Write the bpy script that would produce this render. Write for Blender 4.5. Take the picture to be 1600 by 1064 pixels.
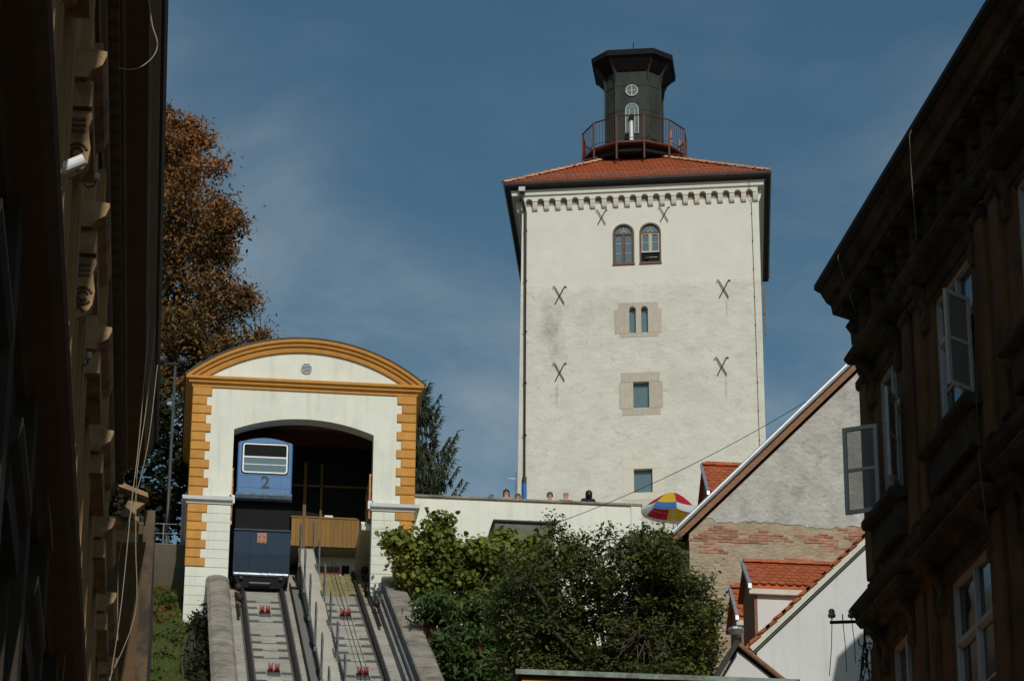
import bpy, bmesh, math, random
import numpy as np
from mathutils import Matrix, Vector
random.seed(7); rng = np.random.default_rng(11)
R_ = math.radians
sc = bpy.context.scene
for o in list(bpy.data.objects): bpy.data.objects.remove(o)

# ------------------------------------------------------------------ camera
PITCH, YAW, ROLL, EYE = R_(22.0), R_(6.5), R_(0.33), 1.6
cam = bpy.data.cameras.new('camera'); camo = bpy.data.objects.new('camera', cam)
sc.collection.objects.link(camo); sc.camera = camo
cam.sensor_width = 23.7; cam.lens = 70.0; cam.clip_end = 6000; cam.clip_start = .1
camo.matrix_world = (Matrix.Translation((0, 0, EYE)) @ Matrix.Rotation(-YAW, 4, 'Z')
                     @ Matrix.Rotation(R_(90)+PITCH, 4, 'X') @ Matrix.Rotation(ROLL, 4, 'Z'))
# ------------------------------------------------------------------ light
SUN_A, SUN_E = R_(4.4), R_(34)        # azimuth to the right of straight behind the viewer; elevation
sun_dir = Vector((math.sin(SUN_A)*math.cos(SUN_E), -math.cos(SUN_A)*math.cos(SUN_E), math.sin(SUN_E)))
sl = bpy.data.lights.new('sun', 'SUN'); sl.energy = 2.6; sl.angle = R_(.53); sl.color = (1, .965, .905)
so = bpy.data.objects.new('sun', sl); sc.collection.objects.link(so)
so.rotation_euler = (-sun_dir).to_track_quat('-Z', 'Y').to_euler(); so.location = (0, -20, 60)
w = bpy.data.worlds.new('World'); sc.world = w; w.use_nodes = True
wn, wl = w.node_tree.nodes, w.node_tree.links; wn.clear()
sky = wn.new('ShaderNodeTexSky'); sky.sky_type = 'NISHITA'; sky.sun_disc = False
sky.sun_elevation = SUN_E; sky.sun_rotation = math.atan2(sun_dir.x, sun_dir.y)
sky.altitude = 150; sky.air_density = 1.0; sky.dust_density = 1.2; sky.ozone_density = 2.0
bg = wn.new('ShaderNodeBackground'); bg.inputs['Strength'].default_value = .055
out = wn.new('ShaderNodeOutputWorld')
tc = wn.new('ShaderNodeTexCoord'); mp = wn.new('ShaderNodeMapping'); mp.inputs['Scale'].default_value = (1, 1, 2.2)
mp.inputs['Location'].default_value = (-1.13, -.46, 1.97)
nz = wn.new('ShaderNodeTexNoise'); nz.inputs['Scale'].default_value = 4.2; nz.inputs['Detail'].default_value = 7
nz.inputs['Roughness'].default_value = .52; nz.inputs['Distortion'].default_value = .35
cr = wn.new('ShaderNodeValToRGB'); cr.color_ramp.elements[0].position = .42; cr.color_ramp.elements[1].position = .80
cr.color_ramp.elements[0].color = (0, 0, 0, 1); cr.color_ramp.elements[1].color = (.52, .52, .52, 1)
hs = wn.new('ShaderNodeHueSaturation'); hs.inputs['Saturation'].default_value = 1.0
mx = wn.new('ShaderNodeMixRGB'); mx.inputs[2].default_value = (8.2, 9.2, 9.4, 1)   # thin cirrus
wl.new(tc.outputs['Generated'], mp.inputs['Vector']); wl.new(mp.outputs[0], nz.inputs['Vector'])
wl.new(nz.outputs[0], cr.inputs[0])
n2 = wn.new('ShaderNodeTexNoise'); n2.inputs['Scale'].default_value = 10; n2.inputs['Detail'].default_value = 8; n2.inputs['Roughness'].default_value = .58; n2.inputs['Distortion'].default_value = .35
mp2 = wn.new('ShaderNodeMapping'); mp2.inputs['Scale'].default_value = (1, 1, 1.9); wl.new(tc.outputs['Generated'], mp2.inputs['Vector']); wl.new(mp2.outputs[0], n2.inputs['Vector'])
r2_ = wn.new('ShaderNodeMapRange'); r2_.inputs['From Min'].default_value = .40; r2_.inputs['From Max'].default_value = .66; r2_.inputs['To Min'].default_value = .45; r2_.inputs['To Max'].default_value = 1.75; wl.new(n2.outputs['Fac'], r2_.inputs['Value'])
mw = wn.new('ShaderNodeMath'); mw.operation = 'MULTIPLY'; wl.new(cr.outputs[0], mw.inputs[0]); wl.new(r2_.outputs[0], mw.inputs[1])
# the veil thins out with height above the horizon
sz = wn.new('ShaderNodeSeparateXYZ'); wl.new(tc.outputs['Generated'], sz.inputs[0])
mr = wn.new('ShaderNodeMapRange'); mr.inputs['From Min'].default_value = .10; mr.inputs['From Max'].default_value = .49; mr.inputs['To Min'].default_value = 2.9; mr.inputs['To Max'].default_value = .22
wl.new(sz.outputs['Z'], mr.inputs['Value']); mm_ = wn.new('ShaderNodeMath'); mm_.operation = 'MULTIPLY'; mm_.use_clamp = True
wl.new(mr.outputs[0], mm_.inputs[0]); wl.new(mw.outputs[0], mm_.inputs[1]); wl.new(mm_.outputs[0], mx.inputs[0])
tn = wn.new('ShaderNodeMixRGB'); tn.blend_type = 'MULTIPLY'; tn.inputs[0].default_value = 1; tn.inputs[2].default_value = (.80, 1.09, 1.03, 1); wl.new(sky.outputs[0], tn.inputs[1]); wl.new(tn.outputs[0], hs.inputs['Color']); wl.new(hs.outputs[0], mx.inputs[1])
wl.new(mx.outputs[0], bg.inputs['Color']); wl.new(bg.outputs[0], out.inputs['Surface'])
vs = sc.view_settings; vs.view_transform = 'Standard'; vs.look = 'None'; vs.exposure = 0; vs.gamma = 1
vs.use_curve_mapping = False

# ------------------------------------------------------------------ helpers
F = 4726.0
def ray(px, py):
    a = (px-800)/F; b = (532-py)/F
    c, s = math.cos(ROLL), math.sin(ROLL); u = a*c-b*s; v = a*s+b*c
    x, y, z = u, math.cos(PITCH)-v*math.sin(PITCH), math.sin(PITCH)+v*math.cos(PITCH)
    c, s = math.cos(YAW), math.sin(YAW)
    return Vector((x*c+y*s, -x*s+y*c, z))
def at(px, py, Y):                      # point of the photo at a known distance up the street
    d = ray(px, py); return Vector((0, 0, EYE)) + d*(Y/d.y)

COL = sc.collection
ROOTM = {}
def tag(o, label, cat, group=None, kind=None):
    if label: o['label'] = label
    if cat: o['category'] = cat
    if group: o['group'] = group
    if kind: o['kind'] = kind
    return o
def thing(name, label, cat, loc=(0, 0, 0), rz=0, group=None):
    o = bpy.data.objects.new(name, None); COL.objects.link(o); o.empty_display_size = .2
    o.location = loc; o.rotation_euler = (0, 0, rz)
    ROOTM[o.name] = Matrix.Translation(loc) @ Matrix.Rotation(rz, 4, 'Z')
    return tag(o, label, cat, group)
class MB:
    """collects shapes in one coordinate frame and links them as one mesh object"""
    def __init__(s): s.v = []; s.f = []
    def add(s, vs, fs):
        n = len(s.v); s.v += [tuple(v) for v in vs]; s.f += [tuple(i+n for i in f) for f in fs]; return s
    def box(s, x0, x1, y0, y1, z0, z1, M=None):
        vs = [Vector(p) for p in ((x0,y0,z0),(x1,y0,z0),(x1,y1,z0),(x0,y1,z0),(x0,y0,z1),(x1,y0,z1),(x1,y1,z1),(x0,y1,z1))]
        if M is not None: vs = [M @ v for v in vs]
        return s.add(vs, [(3,2,1,0),(4,5,6,7),(0,1,5,4),(1,2,6,5),(2,3,7,6),(3,0,4,7)])
    def bev(s, x0, x1, y0, y1, z0, z1, b=.02):
        """box whose -Y face has bevelled edges"""
        vs = [(x0,y1,z0),(x1,y1,z0),(x1,y1,z1),(x0,y1,z1),(x0,y0+b,z0),(x1,y0+b,z0),(x1,y0+b,z1),(x0,y0+b,z1),
              (x0+b,y0,z0+b),(x1-b,y0,z0+b),(x1-b,y0,z1-b),(x0+b,y0,z1-b)]
        fs = [(0,3,2,1),(0,1,5,4),(1,2,6,5),(2,3,7,6),(3,0,4,7),(4,5,9,8),(5,6,10,9),(6,7,11,10),(7,4,8,11),(8,9,10,11)]
        return s.add(vs, fs)
    def prism(s, pts, axis, a, b):
        """polygon pts (2-D) extruded along axis from a to b"""
        def mk(p, t): return {'x': (t, p[0], p[1]), 'y': (p[0], t, p[1]), 'z': (p[0], p[1], t)}[axis]
        n = len(pts); vs = [mk(p, a) for p in pts] + [mk(p, b) for p in pts]
        fs = [tuple(range(n-1, -1, -1)), tuple(range(n, 2*n))] + [(i, (i+1) % n, (i+1) % n+n, i+n) for i in range(n)]
        return s.add(vs, fs)
    def tube(s, pts, r, n=6, cap=True, r2=None):
        pts = [Vector(p) for p in pts]; m = len(pts); rings = []
        for i, p in enumerate(pts):
            d = (pts[min(i+1, m-1)]-pts[max(i-1, 0)])
            if d.length < 1e-9: d = Vector((0, 0, 1))
            d.normalize(); a = d.cross(Vector((0, 0, 1)))
            if a.length < 1e-3: a = d.cross(Vector((1, 0, 0)))
            a.normalize(); b = d.cross(a); rr = r if r2 is None else r+(r2-r)*i/(m-1)
            rings.append([p+(a*math.cos(2*math.pi*k/n)+b*math.sin(2*math.pi*k/n))*rr for k in range(n)])
        vs = [v for rg in rings for v in rg]; fs = []
        for i in range(m-1):
            for k in range(n): fs.append((i*n+k, i*n+(k+1) % n, (i+1)*n+(k+1) % n, (i+1)*n+k))
        if cap: fs += [tuple(range(n-1, -1, -1)), tuple((m-1)*n+k for k in range(n))]
        return s.add(vs, fs)
    def sweep(s, prof, path, ups=None, closed=False):
        """2-D profile (a,b) placed at each path frame: path item = (origin, axisA, axisB)"""
        n = len(prof); vs = []; fs = []
        for (o, A, B) in path:
            vs += [Vector(o)+Vector(A)*p[0]+Vector(B)*p[1] for p in prof]
        m = len(path); rng_ = range(m if closed else m-1)
        for i in rng_:
            j = (i+1) % m
            for k in range(n): fs.append((i*n+k, i*n+(k+1) % n, j*n+(k+1) % n, j*n+k))
        if not closed: fs += [tuple(range(n-1, -1, -1)), tuple((m-1)*n+k for k in range(n))]
        return s.add(vs, fs)
    def lathe(s, prof, n=16, c=(0, 0, 0)):
        """(r,z) profile turned round a vertical axis"""
        vs = []; fs = []; m = len(prof)
        for (r, z) in prof:
            vs += [(c[0]+r*math.cos(2*math.pi*k/n), c[1]+r*math.sin(2*math.pi*k/n), c[2]+z) for k in range(n)]
        for i in range(m-1):
            for k in range(n): fs.append((i*n+k, i*n+(k+1) % n, (i+1)*n+(k+1) % n, (i+1)*n+k))
        fs += [tuple(range(n-1, -1, -1)), tuple((m-1)*n+k for k in range(n))]
        return s.add(vs, fs)
    def mesh(s, name, smooth=False, fix=True):
        me = bpy.data.meshes.new(name); me.from_pydata(s.v, [], s.f)
        if fix:
            bm = bmesh.new(); bm.from_mesh(me); bmesh.ops.recalc_face_normals(bm, faces=bm.faces); bm.to_mesh(me); bm.free()
        if smooth:
            for p in me.polygons: p.use_smooth = True
        return me
    def build(s, name, m, parent=None, local=False, smooth=False, label=None):
        o = link(name, s.mesh(name, smooth), m, parent, local)
        if label: o['label'] = label
        return o
def link(name, me, m, parent=None, local=False, M=None):
    o = bpy.data.objects.new(name, me); COL.objects.link(o)
    if m is not None and not me.materials: me.materials.append(m)
    if M is not None: o.matrix_basis = M
    if parent is not None:
        o.parent = parent
        if not local: o.matrix_parent_inverse = world_of(parent).inverted()
    return o
def world_of(o):
    M = ROOTM.get(o.name)
    if M is not None: return M
    if o.parent is None: return o.matrix_basis.copy()
    return world_of(o.parent) @ o.matrix_parent_inverse @ o.matrix_basis
def struct(name, mb, m, smooth=False):
    o = mb.build(name, m, None, smooth=smooth); o['kind'] = 'structure'; return o
def copy_tree(o, parent=None):
    c = o.copy(); COL.objects.link(c); c.parent = parent
    for ch in list(o.children): copy_tree(ch, c)
    return c

# ------------------------------------------------------------------ materials
MATS = {}
def nodes_of(name):
    m = bpy.data.materials.new(name); m.use_nodes = True; MATS[name] = m
    nt = m.node_tree; return m, nt, nt.nodes['Principled BSDF']
def mat(name, col, rough=.8, var=.12, scale=2.0, bump=.15, bscale=25, col2=None, t2=.5, sc2=None, metal=0, spec=.35,
        stretch=(1, 1, 1), rand=0., dist=.02, coat=0, streak=0, scol=(.42, .39, .31), grime=0, gcol=(.12,.11,.09), gscale=.6):
    m, nt, p = nodes_of(name); N, L = nt.nodes, nt.links
    tc = N.new('ShaderNodeTexCoord'); mp = N.new('ShaderNodeMapping'); mp.inputs['Scale'].default_value = stretch
    L.new(tc.outputs['Object'], mp.inputs['Vector'])
    n1 = N.new('ShaderNodeTexNoise'); n1.inputs['Scale'].default_value = scale; n1.inputs['Detail'].default_value = 8
    n1.inputs['Roughness'].default_value = .65; L.new(mp.outputs[0], n1.inputs['Vector'])
    r1 = N.new('ShaderNodeValToRGB'); e = r1.color_ramp.elements; e[0].position = .3; e[1].position = .7
    e[0].color = tuple(c*(1-var) for c in col)+(1,); e[1].color = tuple(min(1, c*(1+var)) for c in col)+(1,)
    L.new(n1.outputs['Fac'], r1.inputs[0]); c_out = r1.outputs[0]
    if col2:
        n2 = N.new('ShaderNodeTexNoise'); n2.inputs['Scale'].default_value = sc2 or scale*.6; n2.inputs['Detail'].default_value = 10
        n2.inputs['Roughness'].default_value = .7; L.new(mp.outputs[0], n2.inputs['Vector'])
        r2 = N.new('ShaderNodeValToRGB'); r2.color_ramp.elements[0].position = t2-.07; r2.color_ramp.elements[1].position = t2+.07
        L.new(n2.outputs['Fac'], r2.inputs[0]); mx = N.new('ShaderNodeMixRGB'); L.new(r2.outputs[0], mx.inputs[0])
        L.new(c_out, mx.inputs[1]); mx.inputs[2].default_value = tuple(col2)+(1,); c_out = mx.outputs[0]
    if grime:
        n3 = N.new('ShaderNodeTexNoise'); n3.inputs['Scale'].default_value = gscale; n3.inputs['Detail'].default_value = 9
        n3.inputs['Roughness'].default_value = .75; L.new(tc.outputs['Object'], n3.inputs['Vector'])
        r3 = N.new('ShaderNodeValToRGB'); r3.color_ramp.elements[0].position = .48; r3.color_ramp.elements[1].position = .8
        r3.color_ramp.elements[1].color = (grime, grime, grime, 1)
        L.new(n3.outputs['Fac'], r3.inputs[0]); mx = N.new('ShaderNodeMixRGB'); L.new(r3.outputs[0], mx.inputs[0])
        L.new(c_out, mx.inputs[1]); mx.inputs[2].default_value = tuple(gcol)+(1,); c_out = mx.outputs[0]
    if streak:
        mp3 = N.new('ShaderNodeMapping'); mp3.inputs['Scale'].default_value = (3.2, 3.2, .22); L.new(tc.outputs['Object'], mp3.inputs['Vector'])
        n4 = N.new('ShaderNodeTexNoise'); n4.inputs['Scale'].default_value = 1.6; n4.inputs['Detail'].default_value = 7; n4.inputs['Roughness'].default_value = .65; L.new(mp3.outputs[0], n4.inputs['Vector'])
        r4 = N.new('ShaderNodeValToRGB'); r4.color_ramp.elements[0].position = .52; r4.color_ramp.elements[1].position = .78; r4.color_ramp.elements[1].color = (streak, streak, streak, 1)
        L.new(n4.outputs['Fac'], r4.inputs[0]); mx = N.new('ShaderNodeMixRGB'); L.new(r4.outputs[0], mx.inputs[0]); L.new(c_out, mx.inputs[1]); mx.inputs[2].default_value = tuple(scol)+(1,); c_out = mx.outputs[0]
    if rand:
        oi = N.new('ShaderNodeObjectInfo'); ma = N.new('ShaderNodeMapRange'); ma.inputs['To Min'].default_value = 1-rand; ma.inputs['To Max'].default_value = 1+rand
        L.new(oi.outputs['Random'], ma.inputs['Value']); hv = N.new('ShaderNodeHueSaturation'); L.new(ma.outputs[0], hv.inputs['Value'])
        L.new(c_out, hv.inputs['Color']); c_out = hv.outputs[0]
    L.new(c_out, p.inputs['Base Color'])
    p.inputs['Roughness'].default_value = rough; p.inputs['Metallic'].default_value = metal; p.inputs['Specular IOR Level'].default_value = spec
    if coat: p.inputs['Coat Weight'].default_value = coat; p.inputs['Coat Roughness'].default_value = .12
    if bump:
        nb = N.new('ShaderNodeTexNoise'); nb.inputs['Scale'].default_value = bscale; nb.inputs['Detail'].default_value = 6
        L.new(mp.outputs[0], nb.inputs['Vector']); b = N.new('ShaderNodeBump'); b.inputs['Strength'].default_value = bump
        b.inputs['Distance'].default_value = dist; L.new(nb.outputs['Fac'], b.inputs['Height']); L.new(b.outputs[0], p.inputs['Normal'])
    return m
def leafmat(name, cols, rough=.55, trans=.35, pos=None, nscale=.5):
    """per-leaf random colour mixed with a slow drift through the crown"""
    m, nt, p = nodes_of(name); N, L = nt.nodes, nt.links
    g = N.new('ShaderNodeNewGeometry'); tc = N.new('ShaderNodeTexCoord')
    n1 = N.new('ShaderNodeTexNoise'); n1.inputs['Scale'].default_value = nscale; n1.inputs['Detail'].default_value = 3
    L.new(tc.outputs['Object'], n1.inputs['Vector'])
    a = N.new('ShaderNodeMath'); a.operation = 'MULTIPLY'; a.inputs[1].default_value = .55; L.new(g.outputs['Random Per Island'], a.inputs[0])
    b = N.new('ShaderNodeMath'); b.operation = 'MULTIPLY_ADD'; b.inputs[1].default_value = 1.3; b.inputs[2].default_value = -.42; L.new(n1.outputs['Fac'], b.inputs[0])
    s = N.new('ShaderNodeMath'); s.operation = 'ADD'; L.new(a.outputs[0], s.inputs[0]); L.new(b.outputs[0], s.inputs[1])
    r = N.new('ShaderNodeValToRGB'); el = r.color_ramp.elements
    while len(el) < len(cols): el.new(.5)
    for i, c in enumerate(cols): el[i].position = i/(len(cols)-1); el[i].color = tuple(c)+(1,)
    L.new(s.outputs[0], r.inputs[0]); L.new(r.outputs[0], p.inputs['Base Color'])
    p.inputs['Roughness'].default_value = rough; p.inputs['Specular IOR Level'].default_value = .3
    tr = N.new('ShaderNodeBsdfTranslucent'); L.new(r.outputs[0], tr.inputs['Color'])
    ms = N.new('ShaderNodeMixShader'); ms.inputs[0].default_value = trans
    L.new(p.outputs[0], ms.inputs[1]); L.new(tr.outputs[0], ms.inputs[2]); L.new(ms.outputs[0], N['Material Output'].inputs['Surface'])
    return m
M = {}
M['cream'] = mat('cream_paint', (.70, .695, .595), .85, .06, 1.2, .10, 22, grime=.32, gcol=(.44, .42, .35), gscale=.8, streak=.42)
M['terrace'] = mat('terrace_paint', (.72, .715, .61), .85, .04, .8, .12, 14, streak=.5, grime=.3, gcol=(.5, .47, .38), gscale=.5, stretch=(1, 1, 1))
M['orange'] = mat('ochre_paint', (.52, .245, .048), .75, .12, 3, .12, 30, rand=.10, streak=.4, scol=(.30, .15, .05), grime=.25, gcol=(.3, .14, .04), gscale=2)
M['stone'] = mat('beige_stone', (.47, .41, .33), .85, .14, 5, .3, 40, stretch=(2.5, 1, .7), rand=.06)
M['stone_pale'] = mat('pale_render_stone', (.62, .58, .47), .85, .07, 3, .15, 30)
M['corbel'] = mat('corbel_plaster', (.64, .62, .54), .85, .07, 4, .1, 30)
M['soffit_red'] = mat('corbel_brick_shade', (.30, .17, .11), .9, .2, 6, .2, 30)
M['darkmetal'] = mat('dark_sheet_metal', (.04, .036, .032), .5, .2, 3, .05, 20, metal=.4)
M['gutter'] = mat('gutter_metal', (.03, .022, .018), .5, .2, 3, .05, 20)
M['copper'] = mat('dark_patinated_copper', (.030, .038, .031), .75, .35, 1.6, .12, 8, col2=(.04, .062, .052), t2=.62, sc2=1.1, metal=.1, spec=.3, stretch=(1.5, 1.5, .6))
M['rust'] = mat('oxide_red_paint', (.085, .022, .016), .6, .2, 6, .08, 30)
M['tile'] = mat('clay_tile', (.40, .105, .035), .85, .25, 3, .25, 30, rand=.16, col2=(.30, .10, .05), t2=.58, sc2=2.5)
M['tile_new'] = mat('new_clay_tile', (.34, .088, .032), .8, .2, 3, .2, 30, rand=.14)
M['ridge'] = mat('ridge_tile', (.52, .27, .16), .85, .25, 4, .25, 25, rand=.15)
M['iron'] = mat('wrought_iron', (.02, .018, .015), .65, .3, 5, .1, 30)
M['glass'] = mat('window_glass', (.10, .15, .17), .06, .12, 1.2, .015, 2.0, spec=.9)
M['glass_dark'] = mat('dark_window_glass', (.012, .014, .015), .07, .3, 2, .02, 3, spec=.6)
M['streetglass'] = mat('street_window_glass', (.05, .05, .048), .08, .7, 1.3, .03, 2.0, spec=.8)
M['brownwood'] = mat('brown_window_paint', (.13, .065, .04), .6, .2, 6, .1, 40)
M['yellowwood'] = mat('bare_pale_wood', (.55, .45, .22), .7, .12, 6, .1, 40)
M['white'] = mat('white_paint', (.78, .78, .76), .5, .05, 4, .05, 40)
M['greywhite'] = mat('weathered_white_wood', (.62, .62, .61), .5, .12, 8, .15, 50, grime=.25, gcol=(.2, .19, .17), gscale=4)
M['lead'] = mat('leaded_light_bars', (.55, .52, .45), .6, .1, 4, .05, 40)
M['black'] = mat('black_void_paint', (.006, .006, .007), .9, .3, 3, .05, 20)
M['steel'] = mat('galvanised_steel', (.33, .34, .34), .45, .18, 6, .08, 30, metal=.6)
M['railsteel'] = mat('rail_steel', (.022, .020, .018), .7, .3, 6, .1, 30, spec=.2)
M['handrail'] = mat('grey_handrail_paint', (.12, .13, .135), .6, .2, 6, .05, 30)
M['cornerblack'] = mat('black_painted_sheet', (.012, .010, .012), .8, .3, 3, .05, 20, spec=.15)
M['cabinwood'] = mat('dark_cabin_wood', (.16, .09, .025), .7, .2, 4, .1, 30)
M['bluesleeve'] = mat('blue_pipe_sleeve', (.02, .12, .36), .6, .15, 6, .05, 30)
M['recessplaster'] = mat('shade_toned_recess_plaster', (.36, .27, .19), .9, .2, 5, .2, 30)  # tan tone paints in the shading between the corbels
M['concrete'] = mat('track_concrete', (.34, .32, .27), .9, .16, 1.5, .35, 20, rand=.10, grime=.75, gcol=(.15, .13, .10), gscale=.8)
M['coping'] = mat('old_coping_concrete', (.27, .235, .19), .95, .3, 2.2, .6, 14, col2=(.16, .135, .11), t2=.55, sc2=1.6, dist=.04, rand=.08)
M['stair'] = mat('stair_concrete', (.40, .37, .31), .9, .15, 3, .3, 25, rand=.06, grime=.3, gcol=(.2, .18, .15), gscale=1.2)
M['parapet_in'] = mat('parapet_face_concrete', (.22, .21, .19), .9, .25, 2, .4, 14, stretch=(1, 1, .4))
M['rung'] = mat('ladder_rung_steel', (.15, .145, .135), .7, .2, 6, .05, 30)
M['tie'] = mat('tie_plate_steel', (.06, .058, .055), .6, .25, 6, .1, 30)
M['red'] = mat('red_roller_paint', (.27, .03, .025), .5, .25, 8, .1, 30)
M['sleeper'] = mat('mossy_wood_sleeper', (.24, .21, .10), .9, .25, 4, .4, 30, rand=.12)
M['carblue'] = mat('car_sky_blue_paint', (.055, .155, .33), .5, .06, 3, .02, 8, spec=.3, coat=.0, grime=.15, gcol=(.05, .13, .28), gscale=2)
M['carnavy'] = mat('car_navy_paint', (.008, .020, .044), .16, .25, 2.5, .06, 2.5, spec=.45)
M['carchrome'] = mat('car_polished_trim', (.42, .45, .48), .28, .2, 9, .25, 9, metal=.75)
M['carsteel'] = mat('car_rolled_edge_paint', (.09, .13, .17), .3, .5, 8, .5, 7, spec=.7, coat=.8)
M['number'] = mat('number_grey', (.035, .045, .06), .6, .1, 5, 0)
M['bronze'] = mat('bronze_plaque', (.24, .12, .075), .5, .3, 14, .5, 30, metal=.5)
M['plank'] = mat('varnished_plank', (.24, .125, .027), .7, .2, 3, .15, 30, stretch=(6, 6, .6), rand=.14)
M['orangerail'] = mat('orange_brown_rail_paint', (.45, .19, .055), .6, .1, 4, .05, 30)
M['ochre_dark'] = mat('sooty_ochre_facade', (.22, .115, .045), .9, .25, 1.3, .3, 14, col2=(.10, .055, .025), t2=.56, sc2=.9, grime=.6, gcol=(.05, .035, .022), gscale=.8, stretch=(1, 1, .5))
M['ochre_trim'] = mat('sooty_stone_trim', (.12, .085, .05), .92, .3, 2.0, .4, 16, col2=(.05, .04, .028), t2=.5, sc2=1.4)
M['left_wall'] = mat('left_facade_ochre', (.33, .19, .08), .9, .14, 1.2, .25, 16, grime=.5, gcol=(.2, .11, .05), gscale=.9, stretch=(1, 1, .5))
M['left_base'] = mat('shade_dark_stone', (.045, .034, .024), .95, .3, 2, .4, 14)  # near-black colour stands in for shade on the lower storey
M['left_trim'] = mat('left_facade_trim', (.34, .22, .11), .92, .25, 2.4, .4, 16, col2=(.16, .10, .055), t2=.55, sc2=1.6)
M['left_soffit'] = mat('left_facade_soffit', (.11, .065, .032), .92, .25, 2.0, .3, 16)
M['dimwire'] = mat('dusty_wire', (.16, .13, .09), .7, .1, 4, 0)
M['cable'] = mat('pale_cable', (.30, .25, .17), .6, .1, 4, 0)
M['wire'] = mat('dark_wire', (.02, .02, .02), .6, .1, 4, 0)
M['porcelain'] = mat('porcelain', (.36, .38, .30), .3, .2, 6, 0)
M['greenroof'] = mat('verdigris_edge', (.24, .30, .25), .8, .3, 5, .2, 25, col2=(.12, .13, .11), t2=.55, sc2=3)
M['housewhite'] = mat('white_render', (.62, .62, .60), .88, .04, .7, .12, 16, streak=.4, scol=(.42, .41, .37), grime=.3, gcol=(.45, .44, .41), gscale=.5)
M['verge'] = mat('pale_verge_board', (.58, .57, .47), .8, .12, 4, .2, 25)
M['zinc'] = mat('zinc_verge_sheet', (.62, .64, .66), .3, .12, 3, .05, 12, metal=.75)
M['fasciabrown'] = mat('weathered_barge_board', (.23, .12, .07), .85, .3, 5, .3, 25, stretch=(1, 4, 4))
M['render_grey'] = mat('grey_lime_render', (.42, .40, .36), .95, .22, 1.6, .9, 9, col2=(.27, .26, .235), t2=.60, sc2=1.8, dist=.05)
M['render_tan'] = mat('decayed_tan_render', (.36, .285, .20), .95, .28, 2.4, .9, 9, col2=(.33, .18, .105), t2=.58, sc2=1.9, dist=.05, grime=.5, gcol=(.42, .38, .30), gscale=1.4, stretch=(1, 1, 1.8))
M['brick'] = mat('old_brick', (.36, .18, .115), .95, .3, 5, .5, 40, rand=.3)
M['awning'] = mat('grey_green_canopy', (.13, .14, .11), .8, .2, 3, .1, 20)
M['bark'] = mat('bark', (.06, .045, .033), .95, .3, 6, .6, 20)
M['dirt'] = mat('soil', (.09, .075, .05), .95, .3, .5, .4, 3)
M['asphalt'] = mat('asphalt', (.05, .05, .05), .9, .2, 3, .3, 60)
M['kerb'] = mat('kerb_stone', (.25, .24, .22), .9, .2, 3, .3, 30)
M['rubble'] = mat('rubble_wall_stone', (.30, .26, .20), .95, .3, 3, .7, 8, rand=.15)
M['grassbase'] = mat('grass_soil', (.05, .065, .02), .95, .4, 2, .5, 9)
M['lampgrey'] = mat('lamp_post_paint', (.05, .055, .055), .5, .2, 4, .05, 30)
M['skin'] = mat('skin', (.52, .28, .20), .6, .08, 12, .05, 60)
M['hair_dark'] = mat('dark_hair', (.03, .02, .015), .6, .3, 30, .3, 60)
M['hair_ginger'] = mat('ginger_hair', (.16, .065, .03), .6, .3, 30, .3, 60)
M['hair_brown'] = mat('brown_hair', (.10, .055, .035), .6, .3, 30, .3, 60)
M['cloth_dark'] = mat('dark_cloth', (.02, .02, .022), .85, .2, 6, .3, 20)
M['cloth_green'] = mat('olive_cloth', (.07, .075, .05), .85, .2, 6, .3, 20)
M['cloth_blue'] = mat('bright_blue_cloth', (.03, .17, .50), .85, .15, 6, .3, 20)
M['cloth_brown'] = mat('brown_cloth', (.12, .07, .05), .85, .2, 6, .3, 20)
for k, c in dict(um_yellow=(.75, .50, .03), um_red=(.50, .02, .03), um_white=(.70, .70, .72), um_blue=(.06, .17, .42), um_navy=(.03, .05, .15)).items():
    m_ = mat(k, c, .7, .06, 3, .05, 20)
    N_, L_ = m_.node_tree.nodes, m_.node_tree.links; tr_ = N_.new('ShaderNodeBsdfTranslucent'); tr_.inputs['Color'].default_value = c+(1,)
    ms_ = N_.new('ShaderNodeMixShader'); ms_.inputs[0].default_value = .4
    L_.new(N_['Principled BSDF'].outputs[0], ms_.inputs[1]); L_.new(tr_.outputs[0], ms_.inputs[2]); L_.new(ms_.outputs[0], N_['Material Output'].inputs['Surface'])
    M[k] = m_
M['leaf_chestnut'] = leafmat('chestnut_leaves', [(.045, .055, .016), (.11, .085, .024), (.24, .10, .028), (.34, .14, .038), (.40, .20, .075)], nscale=.22)
M['leaf_dark'] = leafmat('apple_leaves', [(.028, .04, .011), (.048, .066, .016), (.08, .10, .022), (.12, .14, .03), (.20, .20, .045)], nscale=.6, trans=.35)
M['leaf_bright'] = leafmat('vine_leaves', [(.055, .085, .016), (.095, .13, .022), (.16, .19, .03), (.24, .25, .045), (.33, .24, .05)], nscale=.8, trans=.35)
M['leaf_fern'] = leafmat('sumac_leaves', [(.03, .055, .014), (.05, .085, .02), (.075, .115, .028), (.11, .14, .035)], nscale=.8)
M['leaf_red'] = leafmat('red_leaves', [(.20, .012, .01), (.32, .018, .015), (.42, .05, .03)])
M['needles'] = leafmat('spruce_needles', [(.018, .028, .012), (.028, .040, .014), (.045, .055, .02), (.06, .06, .03)], nscale=.7, trans=.15)
M['grass'] = leafmat('grass_blades', [(.05, .09, .018), (.08, .13, .025), (.12, .17, .035), (.18, .16, .05), (.16, .06, .03)], nscale=.9)
M['darktree'] = leafmat('shade_tree_leaves', [(.012, .018, .006), (.02, .028, .008), (.035, .035, .011), (.07, .04, .014)], nscale=.4)

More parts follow.
